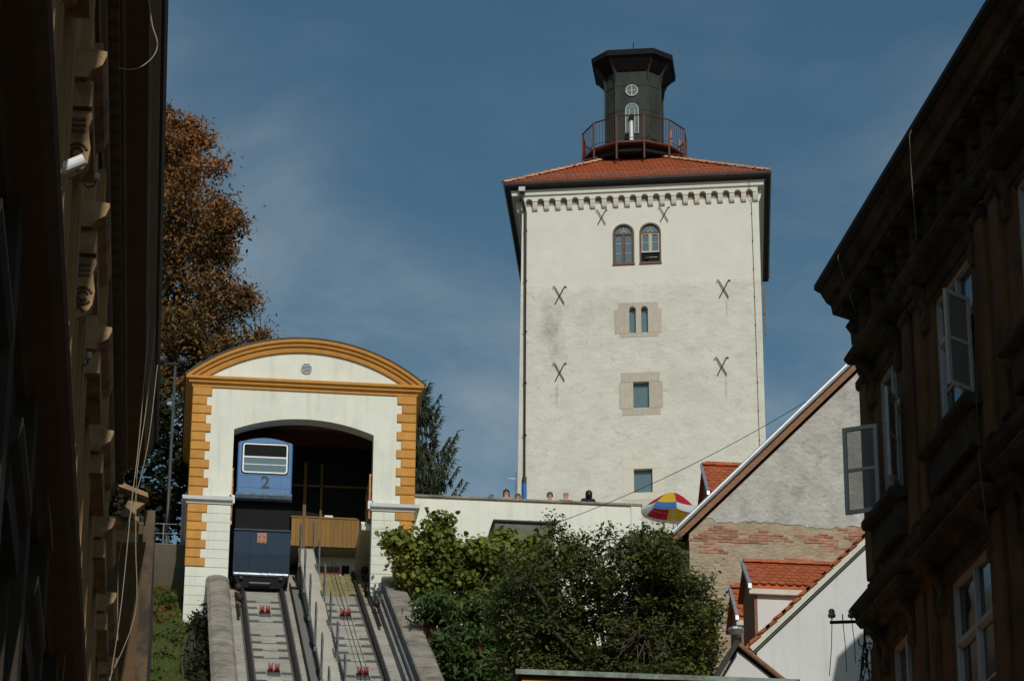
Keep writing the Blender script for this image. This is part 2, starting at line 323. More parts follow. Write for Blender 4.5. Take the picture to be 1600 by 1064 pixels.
def tower_plaster():
    m, nt, p = nodes_of('tower_lime_plaster'); N, L = nt.nodes, nt.links
    tc = N.new('ShaderNodeTexCoord'); sx = N.new('ShaderNodeSeparateXYZ'); L.new(tc.outputs['Object'], sx.inputs[0])
    def noise(scale, detail=8, rough=.65, stretch=(1, 1, 1), loc=(0, 0, 0), dist=0):
        mp = N.new('ShaderNodeMapping'); mp.inputs['Scale'].default_value = stretch; mp.inputs['Location'].default_value = loc
        L.new(tc.outputs['Object'], mp.inputs['Vector']); n = N.new('ShaderNodeTexNoise'); n.inputs['Scale'].default_value = scale
        n.inputs['Detail'].default_value = detail; n.inputs['Roughness'].default_value = rough; n.inputs['Distortion'].default_value = dist
        L.new(mp.outputs[0], n.inputs['Vector']); return n.outputs['Fac']
    def ramp(x, a, b, ca=(0, 0, 0), cb=(1, 1, 1)):
        r = N.new('ShaderNodeValToRGB'); r.color_ramp.elements[0].position = a; r.color_ramp.elements[1].position = b
        r.color_ramp.elements[0].color = tuple(ca)+(1,); r.color_ramp.elements[1].color = tuple(cb)+(1,); L.new(x, r.inputs[0]); return r.outputs[0]
    def math_(op, a, b):
        n = N.new('ShaderNodeMath'); n.operation = op
        for i, x in enumerate((a, b)):
            if isinstance(x, (int, float)): n.inputs[i].default_value = x
            else: L.new(x, n.inputs[i])
        return n.outputs[0]
    def mix(f, a, b, kind='MIX'):
        n = N.new('ShaderNodeMixRGB'); n.blend_type = kind
        for i, x in enumerate((f, a, b)):
            if isinstance(x, (int, float)): n.inputs[i].default_value = x
            elif isinstance(x, tuple): n.inputs[i].default_value = x+(1,)
            else: L.new(x, n.inputs[i])
        return n.outputs[0]
    # lower coat (rough, old) below a wandering edge at about z = 44.8
    edge = math_('ADD', sx.outputs['Z'], math_('MULTIPLY', noise(1.1, 5), .8))
    old = ramp(math_('SUBTRACT', 45.25, edge), 0.0, .3)
    base = ramp(noise(1.5), .3, .7, (.59, .56, .475), (.70, .67, .575))
    new = ramp(noise(1.1), .3, .7, (.63, .603, .518), (.705, .677, .587))
    scuff = ramp(noise(2.0, 10, .8, (1, 1, 2.0), (5, 2, 1), .8), .54, .70)
    col = mix(math_('MULTIPLY', scuff, .6), base, (.30, .285, .24))
    blot = ramp(noise(.55, 6, .6, (1, 1, 1), (8, 3, 6)), .5, .72); col = mix(math_('MULTIPLY', blot, .35), col, (.40, .38, .31))
    streak = ramp(noise(2.2, 6, .6, (1.3, 1.3, .12), (1, 9, 3)), .6, .85)
    col = mix(math_('MULTIPLY', streak, .3), col, (.40, .375, .31))
    # grey damp patch on the left of the face
    vm = N.new('ShaderNodeVectorMath'); vm.operation = 'DISTANCE'
    mp = N.new('ShaderNodeMapping'); mp.inputs['Scale'].default_value = (1.7, .0, .62); mp.inputs['Location'].default_value = (-1.15*1.7, 0, -42.9*.62)
    L.new(tc.outputs['Object'], mp.inputs['Vector']); L.new(mp.outputs[0], vm.inputs[0]); vm.inputs[1].default_value = (0, 0, 0)
    patch = math_('MULTIPLY', ramp(vm.outputs['Value'], .25, 1.05, (1, 1, 1), (0, 0, 0)), ramp(noise(1.8, 7), .38, .62))
    col = mix(math_('MULTIPLY', patch, .8), col, (.27, .255, .20))
    # rust runs below the iron anchors
    for (au, az, wd_) in ((1.34, 40.95, .035), (7.42, 40.9, .028), (7.5, 43.98, .018)):
        dx = math_('ABSOLUTE', math_('SUBTRACT', math_('ADD', sx.outputs['X'], math_('MULTIPLY', noise(3.0, 3, .5, (.2, .2, 1), (au, 1, az)), .07)), au+.035), 0)
        mk = math_('MULTIPLY', ramp(dx, wd_*.3, wd_*1.6, (1, 1, 1), (0, 0, 0)), math_('MULTIPLY', ramp(math_('SUBTRACT', az, sx.outputs['Z']), .0, .1), ramp(math_('SUBTRACT', az, sx.outputs['Z']), .5, 1.5, (1, 1, 1), (0, 0, 0))))
        col = mix(math_('MULTIPLY', mk, .5), col, (.27, .23, .175))
    new = mix(math_('MULTIPLY', scuff, .22), new, (.40, .38, .32)); new = mix(math_('MULTIPLY', streak, .2), new, (.44, .41, .34))
    col = mix(old, new, col)
    fine = ramp(noise(9, 5, .7), .62, .8); col = mix(math_('MULTIPLY', fine, .18), col, (.34, .31, .26))
    L.new(col, p.inputs['Base Color']); p.inputs['Roughness'].default_value = .93; p.inputs['Specular IOR Level'].default_value = .2
    h = math_('ADD', math_('MULTIPLY', noise(2.6, 9, .75, (1, 1, 1.5), (3, 1, 2), .5), math_('ADD', math_('MULTIPLY', old, .75), .25)), math_('MULTIPLY', noise(18, 4), .16))
    h = math_('ADD', h, math_('MULTIPLY', old, .10))
    b = N.new('ShaderNodeBump'); b.inputs['Strength'].default_value = .7; b.inputs['Distance'].default_value = .07; L.new(h, b.inputs['Height'])
    L.new(b.outputs[0], p.inputs['Normal']); return m
M['tower'] = tower_plaster()
#--MATERIALS-END--

# ================================================================== LARGE STRUCTURE
TS, TZ, TY = .515, 28.69, 88.03
def zt(Y): return TZ+TS*(Y-TY)               # top of the track bed
def tx(X, Y): return X+.0095*(88-Y)          # the track line drifts slightly
def hill(X, Y):
    base = max(-.02, zt(Y)-1.0)
    if 0.2 < X < 6.9 and Y < 97.2: return min(base, zt(97)-1.0)
    if Y < 87.5: return base
    if X <= 0.2:
        if Y < 91.6: return 27.4+(Y-87.5)*.62
        return 31.35
    if Y < 90.4: return 27.3
    return 31.6
xs = sorted(set([-1500, -600, -200, -80, -40, -20, -10]+[round(-6+.5*i, 3) for i in range(60)]+[.19, .21, 6.89, 6.91, 26, 32, 40, 60, 100, 200, 600, 1500]))
ys = sorted(set([-1500, -500, -150, -60, -30, -10, 0, 10, 20, 30, 33.0]+[36+i*3 for i in range(16)]+[84+.4*i for i in range(35)]+[90.39, 90.41, 91.59, 91.61, 97.19, 97.21, 100, 105, 115, 130, 160, 220, 400, 900, 2000]))
gm = MB(); nx = len(xs)
gm.v = [(x, y, hill(x, y)) for y in ys for x in xs]
gm.f = [(j*nx+i, j*nx+i+1, (j+1)*nx+i+1, (j+1)*nx+i) for j in range(len(ys)-1) for i in range(nx-1)]
struct('ground', gm, M['dirt'])
struct('road', MB().box(1.2, 6.2, -60, 32, -.1, .004), M['asphalt'])
struct('pavement', MB().box(-1.3, 1.05, -60, 31.5, -.1, .125), M['kerb'])
struct('kerb', MB().box(1.055, 1.195, -60, 31.5, -.1, .13), M['kerb'])
struct('plaza', MB().box(7.2, 40, 90.62, 99.8, 31.5, 31.75), M['kerb'])

# ------------------------------------------------------------------ funicular track
bed = thing('track_bed', None, None, (3.7, 60, zt(60)-.6)); bed['kind'] = 'structure'
def slope_box(mb, X0, X1, Ya, Yb, h0, h1, drift=True):
    f = tx if drift else (lambda x, y: x)
    vs = []
    for (h, ) in ((h0,), (h1,)):
        for (x, y) in ((X0, Ya), (X1, Ya), (X1, Yb), (X0, Yb)): vs.append((f(x, y), y, zt(y)+h))
    return mb.add(vs, [(3,2,1,0),(4,5,6,7),(0,1,5,4),(1,2,6,5),(2,3,7,6),(3,0,4,7)])
slope_box(MB(), 1.36, 3.9, 58, 97, -.7, -.06).build('foundation', M['concrete'], bed)
slope_box(MB(), 3.9, 6.1, 58, 88.65, -.7, -.06).build('foundation', M['concrete'], bed)
slope_box(MB(), 3.9, 6.1, 88.66, 97, -.9, -.5).build('pit_floor', M['black'], bed)
y = 66.0; k = 0
while y < 90.5:
    L_ = .93 if k % 5 else 1.55
    for (a, b) in ((1.42, 3.33), (3.95, 6.0)):
        if not (a > 3 and y+L_ > 88.6):
            slope_box(MB(), a, b, y+.012, y+L_-.012, -.2, random.uniform(-.004, .004)).build('slab', M['concrete'], bed)
    y += L_; k += 1
def track(name, label, cx, y1, clip_from=66):
    t = thing(name, label, 'railway track', (cx, 66, zt(66)), group='two funicular tracks')
    for s in (-.6, .6):
        mb = MB(); prof = [(-.075, 0), (.075, 0), (.075, .02), (.03, .03), (.03, .095), (.05, .10), (.05, .14), (-.05, .14), (-.05, .10), (-.03, .095), (-.03, .03), (-.075, .02)]
        mb.sweep(prof, [((tx(cx+s, yy), yy, zt(yy)+.008), (1, 0, 0), (0, -TS*.889, .889)) for yy in (62, 70, 78, 86, y1)])
        mb.build('rail', M['railsteel'], t)
        cl = MB(); yy = 66.2
        while yy < y1-.3:
            for d in (-1, 1):
                x = tx(cx+s, yy)+d*.09
                slope_box(cl, x-.03-tx(0, yy), x+.03-tx(0, yy), yy, yy+.07, .005, .06)
            yy += .31
        o = cl.build('rail_clips', M['tie'], t); o['kind'] = 'stuff'
    return t
tl = track('railway_track', 'left funicular track of two dark rails running under the blue car', 2.46, 93)
tr_ = track('railway_track', 'right funicular track with a haulage cable, empty of any car', 4.82, 92.5)
for t, cx, Yr in ((tl, 2.46, (85.2, 77.66, 70.1)), (tr_, 4.82, (85.2, 77.66, 70.1))):
    yy = 66.45; k = 0
    while yy < (88.1 if cx > 4 else 88.6):
        if k % 5 != 3:
            for s in (-1, 1):
                slope_box(MB(), cx+s*.36-.15, cx+s*.36+.15, yy, yy+.09, .006, .05).build('tie_plate', M['tie'], t)
            slope_box(MB(), cx-.56, cx+.56, yy+.03, yy+.055, .004, .012).build('tie_bar', M['tie'], t)
        yy += .93; k += 1
    for yr in Yr:
        r = slope_box(MB(), cx-.17, cx+.17, yr-.28, yr+.22, .006, .07).build('roller_base', M['tie'], t)
        for s in (-.085, .085):
            mb = MB(); c = Vector((tx(cx+s, yr), yr, zt(yr)+.17)); pts = []
            for sx_, rr in ((-.06, .13), (-.03, .13), (-.02, .08), (.02, .08), (.03, .13), (.06, .13)): pts.append((sx_, rr))
            n = 14; vs = []; fs = []
            for (sx_, rr) in pts: vs += [(c.x+sx_, c.y+rr*math.cos(2*math.pi*q/n), c.z+rr*math.sin(2*math.pi*q/n)) for q in range(n)]
            for i in range(len(pts)-1):
                for q in range(n): fs.append((i*n+q, i*n+(q+1) % n, (i+1)*n+(q+1) % n, (i+1)*n+q))
            fs += [tuple(range(n)), tuple(range((len(pts)-1)*n, len(pts)*n))]
            mb.add(vs, fs).build('roller', M['red'], t)
for k, dx in enumerate((-.06, .06)):
    mb = MB().tube([(tx(4.82+dx, yy), yy, zt(yy)+h) for yy, h in ((70, .36), (74, .33), (77.66, .37), (81.5, .30), (85.2, .37), (89, .33), (93, .5))], .010, 5)
    tag(mb.build('haulage_cable', M['wire']), ('left' if k == 0 else 'right')+' strand of the thin steel haulage cable over red rollers', 'cable', 'haulage cables')
# open wooden sleepers at the head of the right track
for i in range(6):
    yy = 88.75+i*.62; slope_box(MB(), 4.05, 5.62, yy, yy+.22, -.2, .05).build('sleeper', M['sleeper'], tr_)
slope_box(MB(), 5.16, 5.34, 88.7, 92.4, .01, .06).build('rail_beam', M['sleeper'], tr_)
# ribbed cable ladder beside the stair
lad = thing('cable_ladder', 'dark ribbed cable ladder between the left track and the stair', 'cable ladder', (3.55, 66, zt(66)))
for s in (3.36, 3.6): slope_box(MB(), s-.022, s+.022, 66, 89.5, .004, .14).build('side_rail', M['railsteel'], lad)
slope_box(MB(), 3.385, 3.575, 66, 89.5, .002, .02).build('tray', M['black'], lad)
me_r = None
yy = 72.0
while yy < 88.6:
    mb = MB(); slope_box(mb, 3.383, 3.577, 0, .11, .06, .12, drift=False)
    if me_r is None: 
        mb.v = [(v[0]-3.48, v[1], v[2]-zt(0)) for v in mb.v]; me_r = mb.mesh('rung'); me_r.materials.append(M['rung'])
    o = link('rung', me_r, None, lad, M=Matrix.Translation((tx(3.48, yy), yy, zt(yy)))); yy += .27
# stair between the tracks
def hs_(Y): return .30+(Y-74)*.044
stair = thing('stairway', 'narrow concrete stairway climbing between the two tracks', 'stairs', (3.9, 66, zt(66)))
mb = MB(); vs = []
for Y in (66, 91.2):
    for (x, h) in ((3.66, -.1), (4.12, -.1), (4.12, hs_(Y)-.12), (3.66, hs_(Y)-.12)): vs.append((tx(x, Y), Y, zt(Y)+h))
mb.add(vs, [(0,1,2,3),(7,6,5,4),(0,4,5,1),(1,5,6,2),(2,6,7,3),(3,7,4,0)]).build('stair_wall', M['stair'], stair)
me_s = MB().bev(-.24, .24, 0, .36, -.2, 0, .015).mesh('step'); me_s.materials.append(M['stair'])
yy = 70.0
while yy < 91.0:
    link('step', me_s, None, stair, M=Matrix.Translation((tx(3.89, yy), yy, zt(yy)+hs_(yy)))); yy += .34
# handrail panels along both stair edges
def handrail_hoop():
    t = thing('handrail', '', 'handrail', (0, 0, 0))
    L_ = .62; dz = L_*(TS+.044); H = .95
    MB().tube([(0, 0, -.25), (0, 0, H-.1), (0, .05, H-.02), (0, .12, H+.04), (0, L_-.12, dz+H-.04), (0, L_-.04, dz+H-.03), (0, L_, dz+H-.12), (0, L_, dz-.25)], .022, 6).build('hoop', M['handrail'], t, True)
    MB().tube([(0, 0, .5), (0, L_, dz+.46)], .016, 6).build('middle_rail', M['handrail'], t, True)
    for (yy, zz) in ((0, 0), (L_, dz)): MB().box(-.05, .025, yy-.05, yy+.05, zz-.3, zz-.16).build('bracket', M['handrail'], t, True)
    return t
hp = handrail_hoop(); first = True
ordw = ['lowest', 'second lowest', 'third lowest', 'fourth lowest', 'fifth lowest', 'topmost']
for sx_, nm in ((3.65, 'left'), (4.13, 'right')):
    for i in range(6):
        yy = 72.9+i*3.3+(0 if sx_ < 4 else 1.3)
        o = hp if first else copy_tree(hp); first = False
        o.location = (tx(sx_, yy), yy, zt(yy)+hs_(yy)); ROOTM[o.name] = Matrix.Translation(o.location)
        tag(o, f'{ordw[i]} grey steel handrail hoop on the {nm} edge of the track stair', 'handrail', 'handrail hoops along the track stair')
# parapets
pl = thing('parapet_wall', 'weathered concrete parapet with a rounded coping left of the funicular track', 'parapet', (1.1, 66, zt(66)))
mb = MB(); slope_box(mb, .84, 1.38, 60, 88.1, -2.6, .38); mb.build('wall', M['coping'], pl)
yy = 64.0; rr = random.Random(3)
while yy < 88.0:
    L_ = rr.uniform(1.3, 1.9); yb = min(yy+L_, 88.2); mb = MB()
    prof = [(-.33, -.12), (-.345, .03), (-.25, .125), (-.08, .16), (.1, .16), (.26, .12), (.345, .02), (.33, -.12)]
    n = 6; path = []
    for q in range(n+1):
        y_ = yy+.012+(yb-yy-.024)*q/n
        path.append(((tx(1.1, y_)+rr.uniform(-.006, .006), y_, zt(y_)+.44+rr.uniform(-.01, .01)), (1, 0, 0), (0, -TS*.4, .95)))
    mb.sweep(prof, path).build('coping_stone', M['coping'], pl); yy = yb
prr = thing('parapet_wall', 'weathered concrete parapet with a wide flat coping right of the funicular track', 'parapet', (6.4, 66, zt(66)))
mb = MB(); slope_box(mb, 6.06, 6.62, 60, 89.2, -2.6, .55); mb.build('wall', M['parapet_in'], prr)
slope_box(MB(), 5.86, 6.055, 60, 89.2, -.3, .30).build('ledge', M['parapet_in'], prr)
yy = 64.0
while yy < 89.2:
    L_ = rr.uniform(1.3, 1.9); yb = min(yy+L_, 89.3); mb = MB()
    prof = [(-.30, -.11), (-.31, .06), (-.27, .10), (0, .125), (.27, .10), (.32, .05), (.31, -.11)]
    path = [((tx(6.37, y_)+rr.uniform(-.006, .006), y_, zt(y_)+.66+rr.uniform(-.008, .008)), (1, 0, 0), (0, -TS*.4, .95)) for y_ in np.linspace(yy+.012, yb-.012, 6)]
    mb.sweep(prof, path).build('coping_stone', M['coping'], prr); yy = yb
for h in (.40, .50):
    MB().tube([(tx(5.97, yy), yy, zt(yy)+h) for yy in (66, 76, 86.5)], .028, 6).build('pipe_rail', M['steel'], prr)
# guide bars and lamps beside the rails
for k, (X, Ya, Yb, lab) in enumerate(((1.68, 84.2, 88.3, 'dark guide bar with red fittings left of the left track'), (5.72, 83.6, 91.6, 'dark guide bar with red fittings right of the right track'))):
    t = thing('guide_bar', lab, 'guide bar', (X, Ya, zt(Ya)), group='guide bars beside the tracks')
    MB().tube([(tx(X, yy), yy, zt(yy)+.16) for yy in np.linspace(Ya, Yb, 6)], .04, 6).build('bar', M['railsteel'], t)
    for yy in ((85.9, 87.5) if k == 0 else (85.9, 88.6, 89.6, 91.0)):
        MB().box(tx(X, yy)-.04, tx(X, yy)+.04, yy-.04, yy+.04, zt(yy)-.05, zt(yy)+.3).build('bracket', M['red'], t)
        MB().lathe([(.0, 0), (.09, .02), (.12, .12), (.09, .22), (0, .25)], 10, (tx(X, yy)+.05, yy, zt(yy)+.22)).build('sensor', M['iron'], t, smooth=True)
#--TRACK-END--

def cornice(mb, pts, prof, closed=False):
    """mitred moulding: pts = plan points (x,y) walked with the outside on the right; prof = (out, z)"""
    n = len(pts); P2 = [Vector(p) for p in pts]; path = []
    for i in range(n):
        a = P2[(i-1) % n] if (closed or i > 0) else None; b = P2[(i+1) % n] if (closed or i < n-1) else None
        d1 = (P2[i]-a).normalized() if a is not None else (b-P2[i]).normalized()
        d2 = (b-P2[i]).normalized() if b is not None else d1
        n1 = Vector((d1.y, -d1.x)); n2 = Vector((d2.y, -d2.x)); m = (n1+n2); m = m/(m.length**2/2) if m.length > 1e-6 else n1
        path.append(((P2[i].x, P2[i].y, 0), (m.x, m.y, 0), (0, 0, 1)))
    return mb.sweep(prof, path, closed=closed)

# ------------------------------------------------------------------ upper station
YF = 88.03; SX0, SX1 = .11, 7.02
st = thing('upper_station', 'cream upper funicular station with ochre quoins, arched gable and open bay', 'station', (3.5, YF, 27.2))
arc = lambda x, c, half, z0, rise: (lambda Rr: z0+rise-Rr+math.sqrt(max(0, Rr*Rr-(x-c)**2)))((half*half+rise*rise)/(2*rise))
pts = [(SX0, 27.2), (1.41, 27.2)]+[(x, arc(x, 3.57, 2.16, 34.0, .43)) for x in np.linspace(1.41, 5.73, 25)]+[(5.73, 27.2), (SX1, 27.2), (SX1, 35.5), (SX0, 35.5)]
MB().prism(pts, 'y', YF, YF+.55).build('front_wall', M['cream'], st)
for (a, b, nm) in ((SX0, .45, 1), (6.68, SX1, 2)): MB().box(a, b, YF+.552, 97, 27.2, 35.5).build('side_wall', M['cream'], st)
MB().box(.452, 6.678, 96.6, 97, 27.2, 35.5).build('back_wall', M['stone_pale'], st)
MB().box(.452, 6.678, YF+.552, 96.598, 35.2, 35.48).build('ceiling', M['fasciabrown'], st)
# rustic courses under the lower cornice and quoins
qz = 31.76; qh = .2865
def qpiece(x0, x1, z0, z1): return MB().bev(x0, x1, YF-.055, YF-.001, z0+.006, z1-.006, .022)
for side in (0, 1):
    for i in range(12):
        wq = .60 if i % 2 == 0 else .45; z1 = 35.34-i*(35.34-31.78)/12; z0 = 35.34-(i+1)*(35.34-31.78)/12
        x0, x1 = (SX0-.02, SX0+wq-.02) if side == 0 else (SX1-wq+.02, SX1+.02)
        qpiece(x0, x1, z0, z1).build('quoin', M['orange'], st)
    for i in range(7):
        wq = .60 if i % 2 == 0 else .45; z1 = 31.52-i*.2865; z0 = z1-.2865
        x0, x1 = (SX0-.02, SX0+wq-.02) if side == 0 else (SX1-wq+.02, SX1+.02)
        qpiece(x0, x1, z0, z1).build('quoin', M['orange'], st)
        xa, xb = (x1+.004, 1.41) if side == 0 else (5.73, x0-.004)
        MB().bev(xa, xb, YF-.022, YF-.001, z0+.004, z1-.004, .006).build('course', M['cream'], st)
    for i in range(7):
        z1 = 29.51-i*.30; xa, xb = (SX0, 1.41) if side == 0 else (5.73, SX1)
        MB().bev(xa, xb, YF-.018, YF-.001, z1-.296, z1-.004, .006).build('course', M['cream'], st)
prof = [(0, 35.34), (.05, 35.34), (.06, 35.42), (.15, 35.46), (.16, 35.52), (.24, 35.56), (.25, 35.64), (0, 35.66)]
cornice(MB(), [(SX0, 97), (SX0, YF), (SX1, YF), (SX1, 97)], prof).build('entablature', M['orange'], st)
lower_p = [(0, 31.53), (.06, 31.53), (.08, 31.6), (.17, 31.63), (.19, 31.74), (0, 31.765)]
cornice(MB(), [(SX0, 97), (SX0, YF), (1.46, YF)], lower_p).build('string_cornice', M['greywhite'], st)
cornice(MB(), [(5.68, YF), (SX1, YF), (SX1, 97)], lower_p).build('string_cornice', M['greywhite'], st)
# segmental gable
gx = 3.565; half = 3.70; rise = 1.36; Rg = (half*half+rise*rise)/(2*rise); cz = 35.64+rise-Rg
amax = math.asin(half/Rg)
MB().prism([(gx+Rg*.985*math.sin(t), cz+Rg*.985*math.cos(t)) for t in np.linspace(-amax*.985, amax*.985, 33)], 'y', YF+.02, YF+.4).build('tympanum', M['cream'], st)
gp = [(-.36, -.02), (-.36, .06), (-.27, .09), (-.22, .09), (-.20, .16), (-.11, .19), (-.09, .25), (.0, .27), (.02, .0), (0, -.02)]
MB().sweep(gp, [((gx+Rg*math.sin(t), YF, cz+Rg*math.cos(t)), (math.sin(t), 0, math.cos(t)), (0, -1, 0)) for t in np.linspace(-amax, amax, 49)]).build('arched_moulding', M['orange'], st, smooth=False)
MB().sweep([(.022, -9.0), (.022, .29), (.055, .29), (.055, -9.0)], [((gx+Rg*math.sin(t), YF, cz+Rg*math.cos(t)), (math.sin(t), 0, math.cos(t)), (0, -1, 0)) for t in np.linspace(-amax*1.005, amax*1.005, 49)]).build('barrel_roof', M['darkmetal'], st)
vent = MB()
for rr_, y0, y1 in ((.175, YF-.03, YF+.03),):
    vent.prism([(3.58+rr_*math.cos(t), 36.12+rr_*math.sin(t)) for t in np.linspace(0, 2*math.pi, 28, endpoint=False)], 'y', y0, y1)
vent = vent.build('vent', M['steel'], st)
for i in range(-3, 4):
    hw = math.sqrt(max(0, .165**2-(i*.045)**2)); MB().box(3.58-hw, 3.58+hw, YF-.045, YF-.031, 36.12+i*.045-.008, 36.12+i*.045+.012).build('louvre', M['lampgrey'], vent)
# inside: timber balcony, glazed cabin, machine-room wall, side platforms
YB = 90.8
xb = 3.38; i = 0
while xb < 5.44:
    wd = .135; z0 = 31.22
    MB().box(xb+.003, xb+wd-.003, YB-random.uniform(0, .012), YB+.04, z0, 32.15).build('plank', M['plank'], st); xb += wd; i += 1
MB().box(3.36, 5.5, YB+.041, YB+.12, 31.3, 31.4).build('plank_rail', M['plank'], st)
MB().box(3.36, 5.5, YB-.03, YB+.1, 32.152, 32.2).build('balcony_cap', M['plank'], st)
MB().box(3.72, 3.82, YB-.05, YB+.05, 31.15, 34.0).build('cabin_post', M['cabinwood'], st)
MB().box(4.26, 4.33, YB+.05, YB+.13, 32.2, 34.0).build('cabin_post', M['cabinwood'], st)
MB().box(3.3, 6.6, YB+.05, YB+.12, 33.22, 33.28).build('transom', M['cabinwood'], st)
MB().box(3.3, 6.6, YB+.18, YB+.2, 32.2, 34.5).build('cabin_glass', M['black'], st)
MB().box(3.3, 6.6, YB+.13, 94, 31.2, 31.28).build('cabin_floor', M['concrete'], st)
MB().box(3.4, 3.7, YB+.35, YB+.36, 32.2, 33.3).build('cabin_door', M['fasciabrown'], st)
MB().box(4.42, 4.68, YB+.02, YB+.06, 32.21, 32.27).build('notice_strip', M['white'], st)
MB().box(3.95, 6.6, 91.7, 91.9, 29.2, 31.19).build('machine_room_wall', M['cream'], st)
MB().box(4.28, 4.98, 91.66, 91.698, 30.05, 30.85).build('machine_room_door', M['fasciabrown'], st)
for xv in (3.98, 5.05): MB().box(xv, xv+.24, 91.66, 91.698, 30.6, 30.9).build('vent_grille', M['black'], st)
MB().prism([(88.6, 31.3), (92.3, 31.3), (92.3, 30.1), (91.0, 30.9), (88.6, 31.1)], 'x', 5.46, 6.676).build('side_platform', M['stone_pale'], st)
MB().box(5.44, 5.62, 88.6, 90.75, 31.302, 31.36).build('platform_kerb', M['white'], st)
MB().box(.452, 1.46, 88.6, 96.5, 31.1, 31.36).build('side_platform', M['stone_pale'], st)
for X in (1.36, 5.60):
    MB().box(X, X+.16, YF-.0, YF+.16, 31.6, 31.86).build('sill_block', M['greywhite'], st)
    for dx, yy in ((.03, YF+.05), (.06, YF+.9), (.06, YF+1.9)):
        MB().box(X+dx, X+dx+.05, yy, yy+.05, 31.3, 32.75).build('rail_post', M['orangerail'], st)
    MB().box(X+.05, X+.1, YF+.1, YF+2.6, 32.70, 32.75).build('handrail', M['orangerail'], st)
    MB().box(X+.06, X+.09, YF+.1, YF+2.6, 32.2, 32.25).build('handrail', M['steel'], st)
for k in range(4):
    yy = 89.6+k*1.8; MB().box(.46, 6.67, yy, yy+.18, 34.75, 35.18).build('ceiling_beam', M['fasciabrown'], st)

# ------------------------------------------------------------------ funicular car
YC = 88.32; cxm = 2.41; hw = .85
car = thing('funicular_car', 'blue funicular car number 2 standing in the left bay of the station', 'funicular car', (cxm, YC, 29.1))
def carprof(z0, ztop, cr=.16, inset=0):
    p = [(cxm-hw+inset, z0), (cxm+hw-inset, z0)]
    for t in np.linspace(0, 1, 9): 
        p.append((cxm+hw-inset-(1-math.cos(t*math.pi/2))*cr*.6, ztop-.13-.10+math.sin(t*math.pi/2)*.10))
    for x in np.linspace(.68, -.68, 13): p.append((cxm+x, ztop-.13+(1-(x/.70)**2)*.13))
    for t in np.linspace(1, 0, 9): 
        p.append((cxm-hw+inset+(1-math.cos(t*math.pi/2))*cr*.6, ztop-.13-.10+math.sin(t*math.pi/2)*.10))
    return p
def shell(mb, z0, ztop, y0, y1, r=.07):
    a = carprof(z0, ztop, inset=r*.6); b = carprof(z0, ztop); n = len(a)
    vs = [(p[0], y0, p[1]-(r*.5 if p[1] > ztop-.3 else 0)) for p in a]+[(p[0], y0+r*.35, p[1]-(r*.15 if p[1] > ztop-.3 else 0)) for p in carprof(z0, ztop, inset=r*.15)]+[(p[0], y0+r, p[1]) for p in b]+[(p[0], y1, p[1]) for p in b]
    fs = [tuple(range(n-1, -1, -1)), tuple(range(3*n, 4*n))]
    for q in range(3): fs += [(q*n+i, q*n+(i+1) % n, (q+1)*n+(i+1) % n, (q+1)*n+i) for i in range(n)]
    return mb.add(vs, fs)
body = shell(MB(), 32.06, 33.88, YC, YC+3.2).build('upper_body', M['carblue'], car)
# window: rounded frame, three panes
def rrect(x0, x1, z0, z1, r, n=5):
    p = []
    for (cx_, cz_, a0) in ((x1-r, z1-r, 0), (x0+r, z1-r, 90), (x0+r, z0+r, 180), (x1-r, z0+r, 270)):
        for t in np.linspace(a0, a0+90, n): p.append((cx_+r*math.cos(R_(t)), cz_+r*math.sin(R_(t))))
    return p
wx0, wx1, wz0, wz1 = 1.715, 3.105, 32.70, 33.665
def ring(mb, outer, inner, y0, y1):
    n = len(outer); vs = [(p[0], y0, p[1]) for p in outer]+[(p[0], y0, p[1]) for p in inner]+[(p[0], y1, p[1]) for p in outer]+[(p[0], y1, p[1]) for p in inner]; fs = []
    for i in range(n):
        j = (i+1) % n
        fs += [(i, j, n+j, n+i), (2*n+i, 3*n+i, 3*n+j, 2*n+j), (i, 2*n+i, 2*n+j, j), (n+i, n+j, 3*n+j, 3*n+i)]
    return mb.add(vs, fs)
win = ring(MB(), rrect(wx0, wx1, wz0, wz1, .09), rrect(wx0+.042, wx1-.042, wz0+.042, wz1-.042, .06), YC-.03, YC+.02).build('front_window', M['white'], car)
MB().box(wx0+.041, wx1-.041, YC-.022, YC-.002, 33.20, 33.245).build('glazing_bar', M['white'], win)
MB().box(wx0+.041, wx1-.041, YC-.018, YC-.004, 32.975, 32.995).build('glazing_bar', M['steel'], win)
MB().box(wx0+.03, wx1-.03, YC-.012, YC-.003, 33.245, wz1-.03).build('upper_pane', M['black'], win)
MB().box(wx0+.03, wx1-.03, YC-.013, YC-.003, wz0+.03, 33.20).build('lower_pane', M['glass'], win)
ring(MB(), rrect(wx0-.03, wx1+.03, wz0-.03, wz1+.03, .11), rrect(wx0+.004, wx1-.004, wz0+.004, wz1-.004, .09), YC-.012, YC+.01).build('window_seal', M['black'], win)
tcv = bpy.data.curves.new('number', 'FONT'); tcv.body = '2'; tcv.size = .56; tcv.extrude = .004; tcv.align_x = 'CENTER'; tcv.offset = .012
to = bpy.data.objects.new('tmp', tcv); COL.objects.link(to); dg = bpy.context.evaluated_depsgraph_get()
me2 = bpy.data.meshes.new_from_object(to.evaluated_get(dg)); bpy.data.objects.remove(to)
link('fleet_number', me2, M['number'], car, M=Matrix.Translation((2.44, YC-.008, 32.22)) @ Matrix.Rotation(R_(90), 4, 'X'))
for z in (32.22, 32.62): MB().box(cxm-hw+.06, cxm+hw-.06, YC-.003, YC+.01, z, z+.007).build('panel_seam', M['number'], car)
for x in (1.95, 2.9): MB().box(x, x+.006, YC-.003, YC+.01, 32.227, 32.62).build('panel_seam', M['number'], car)
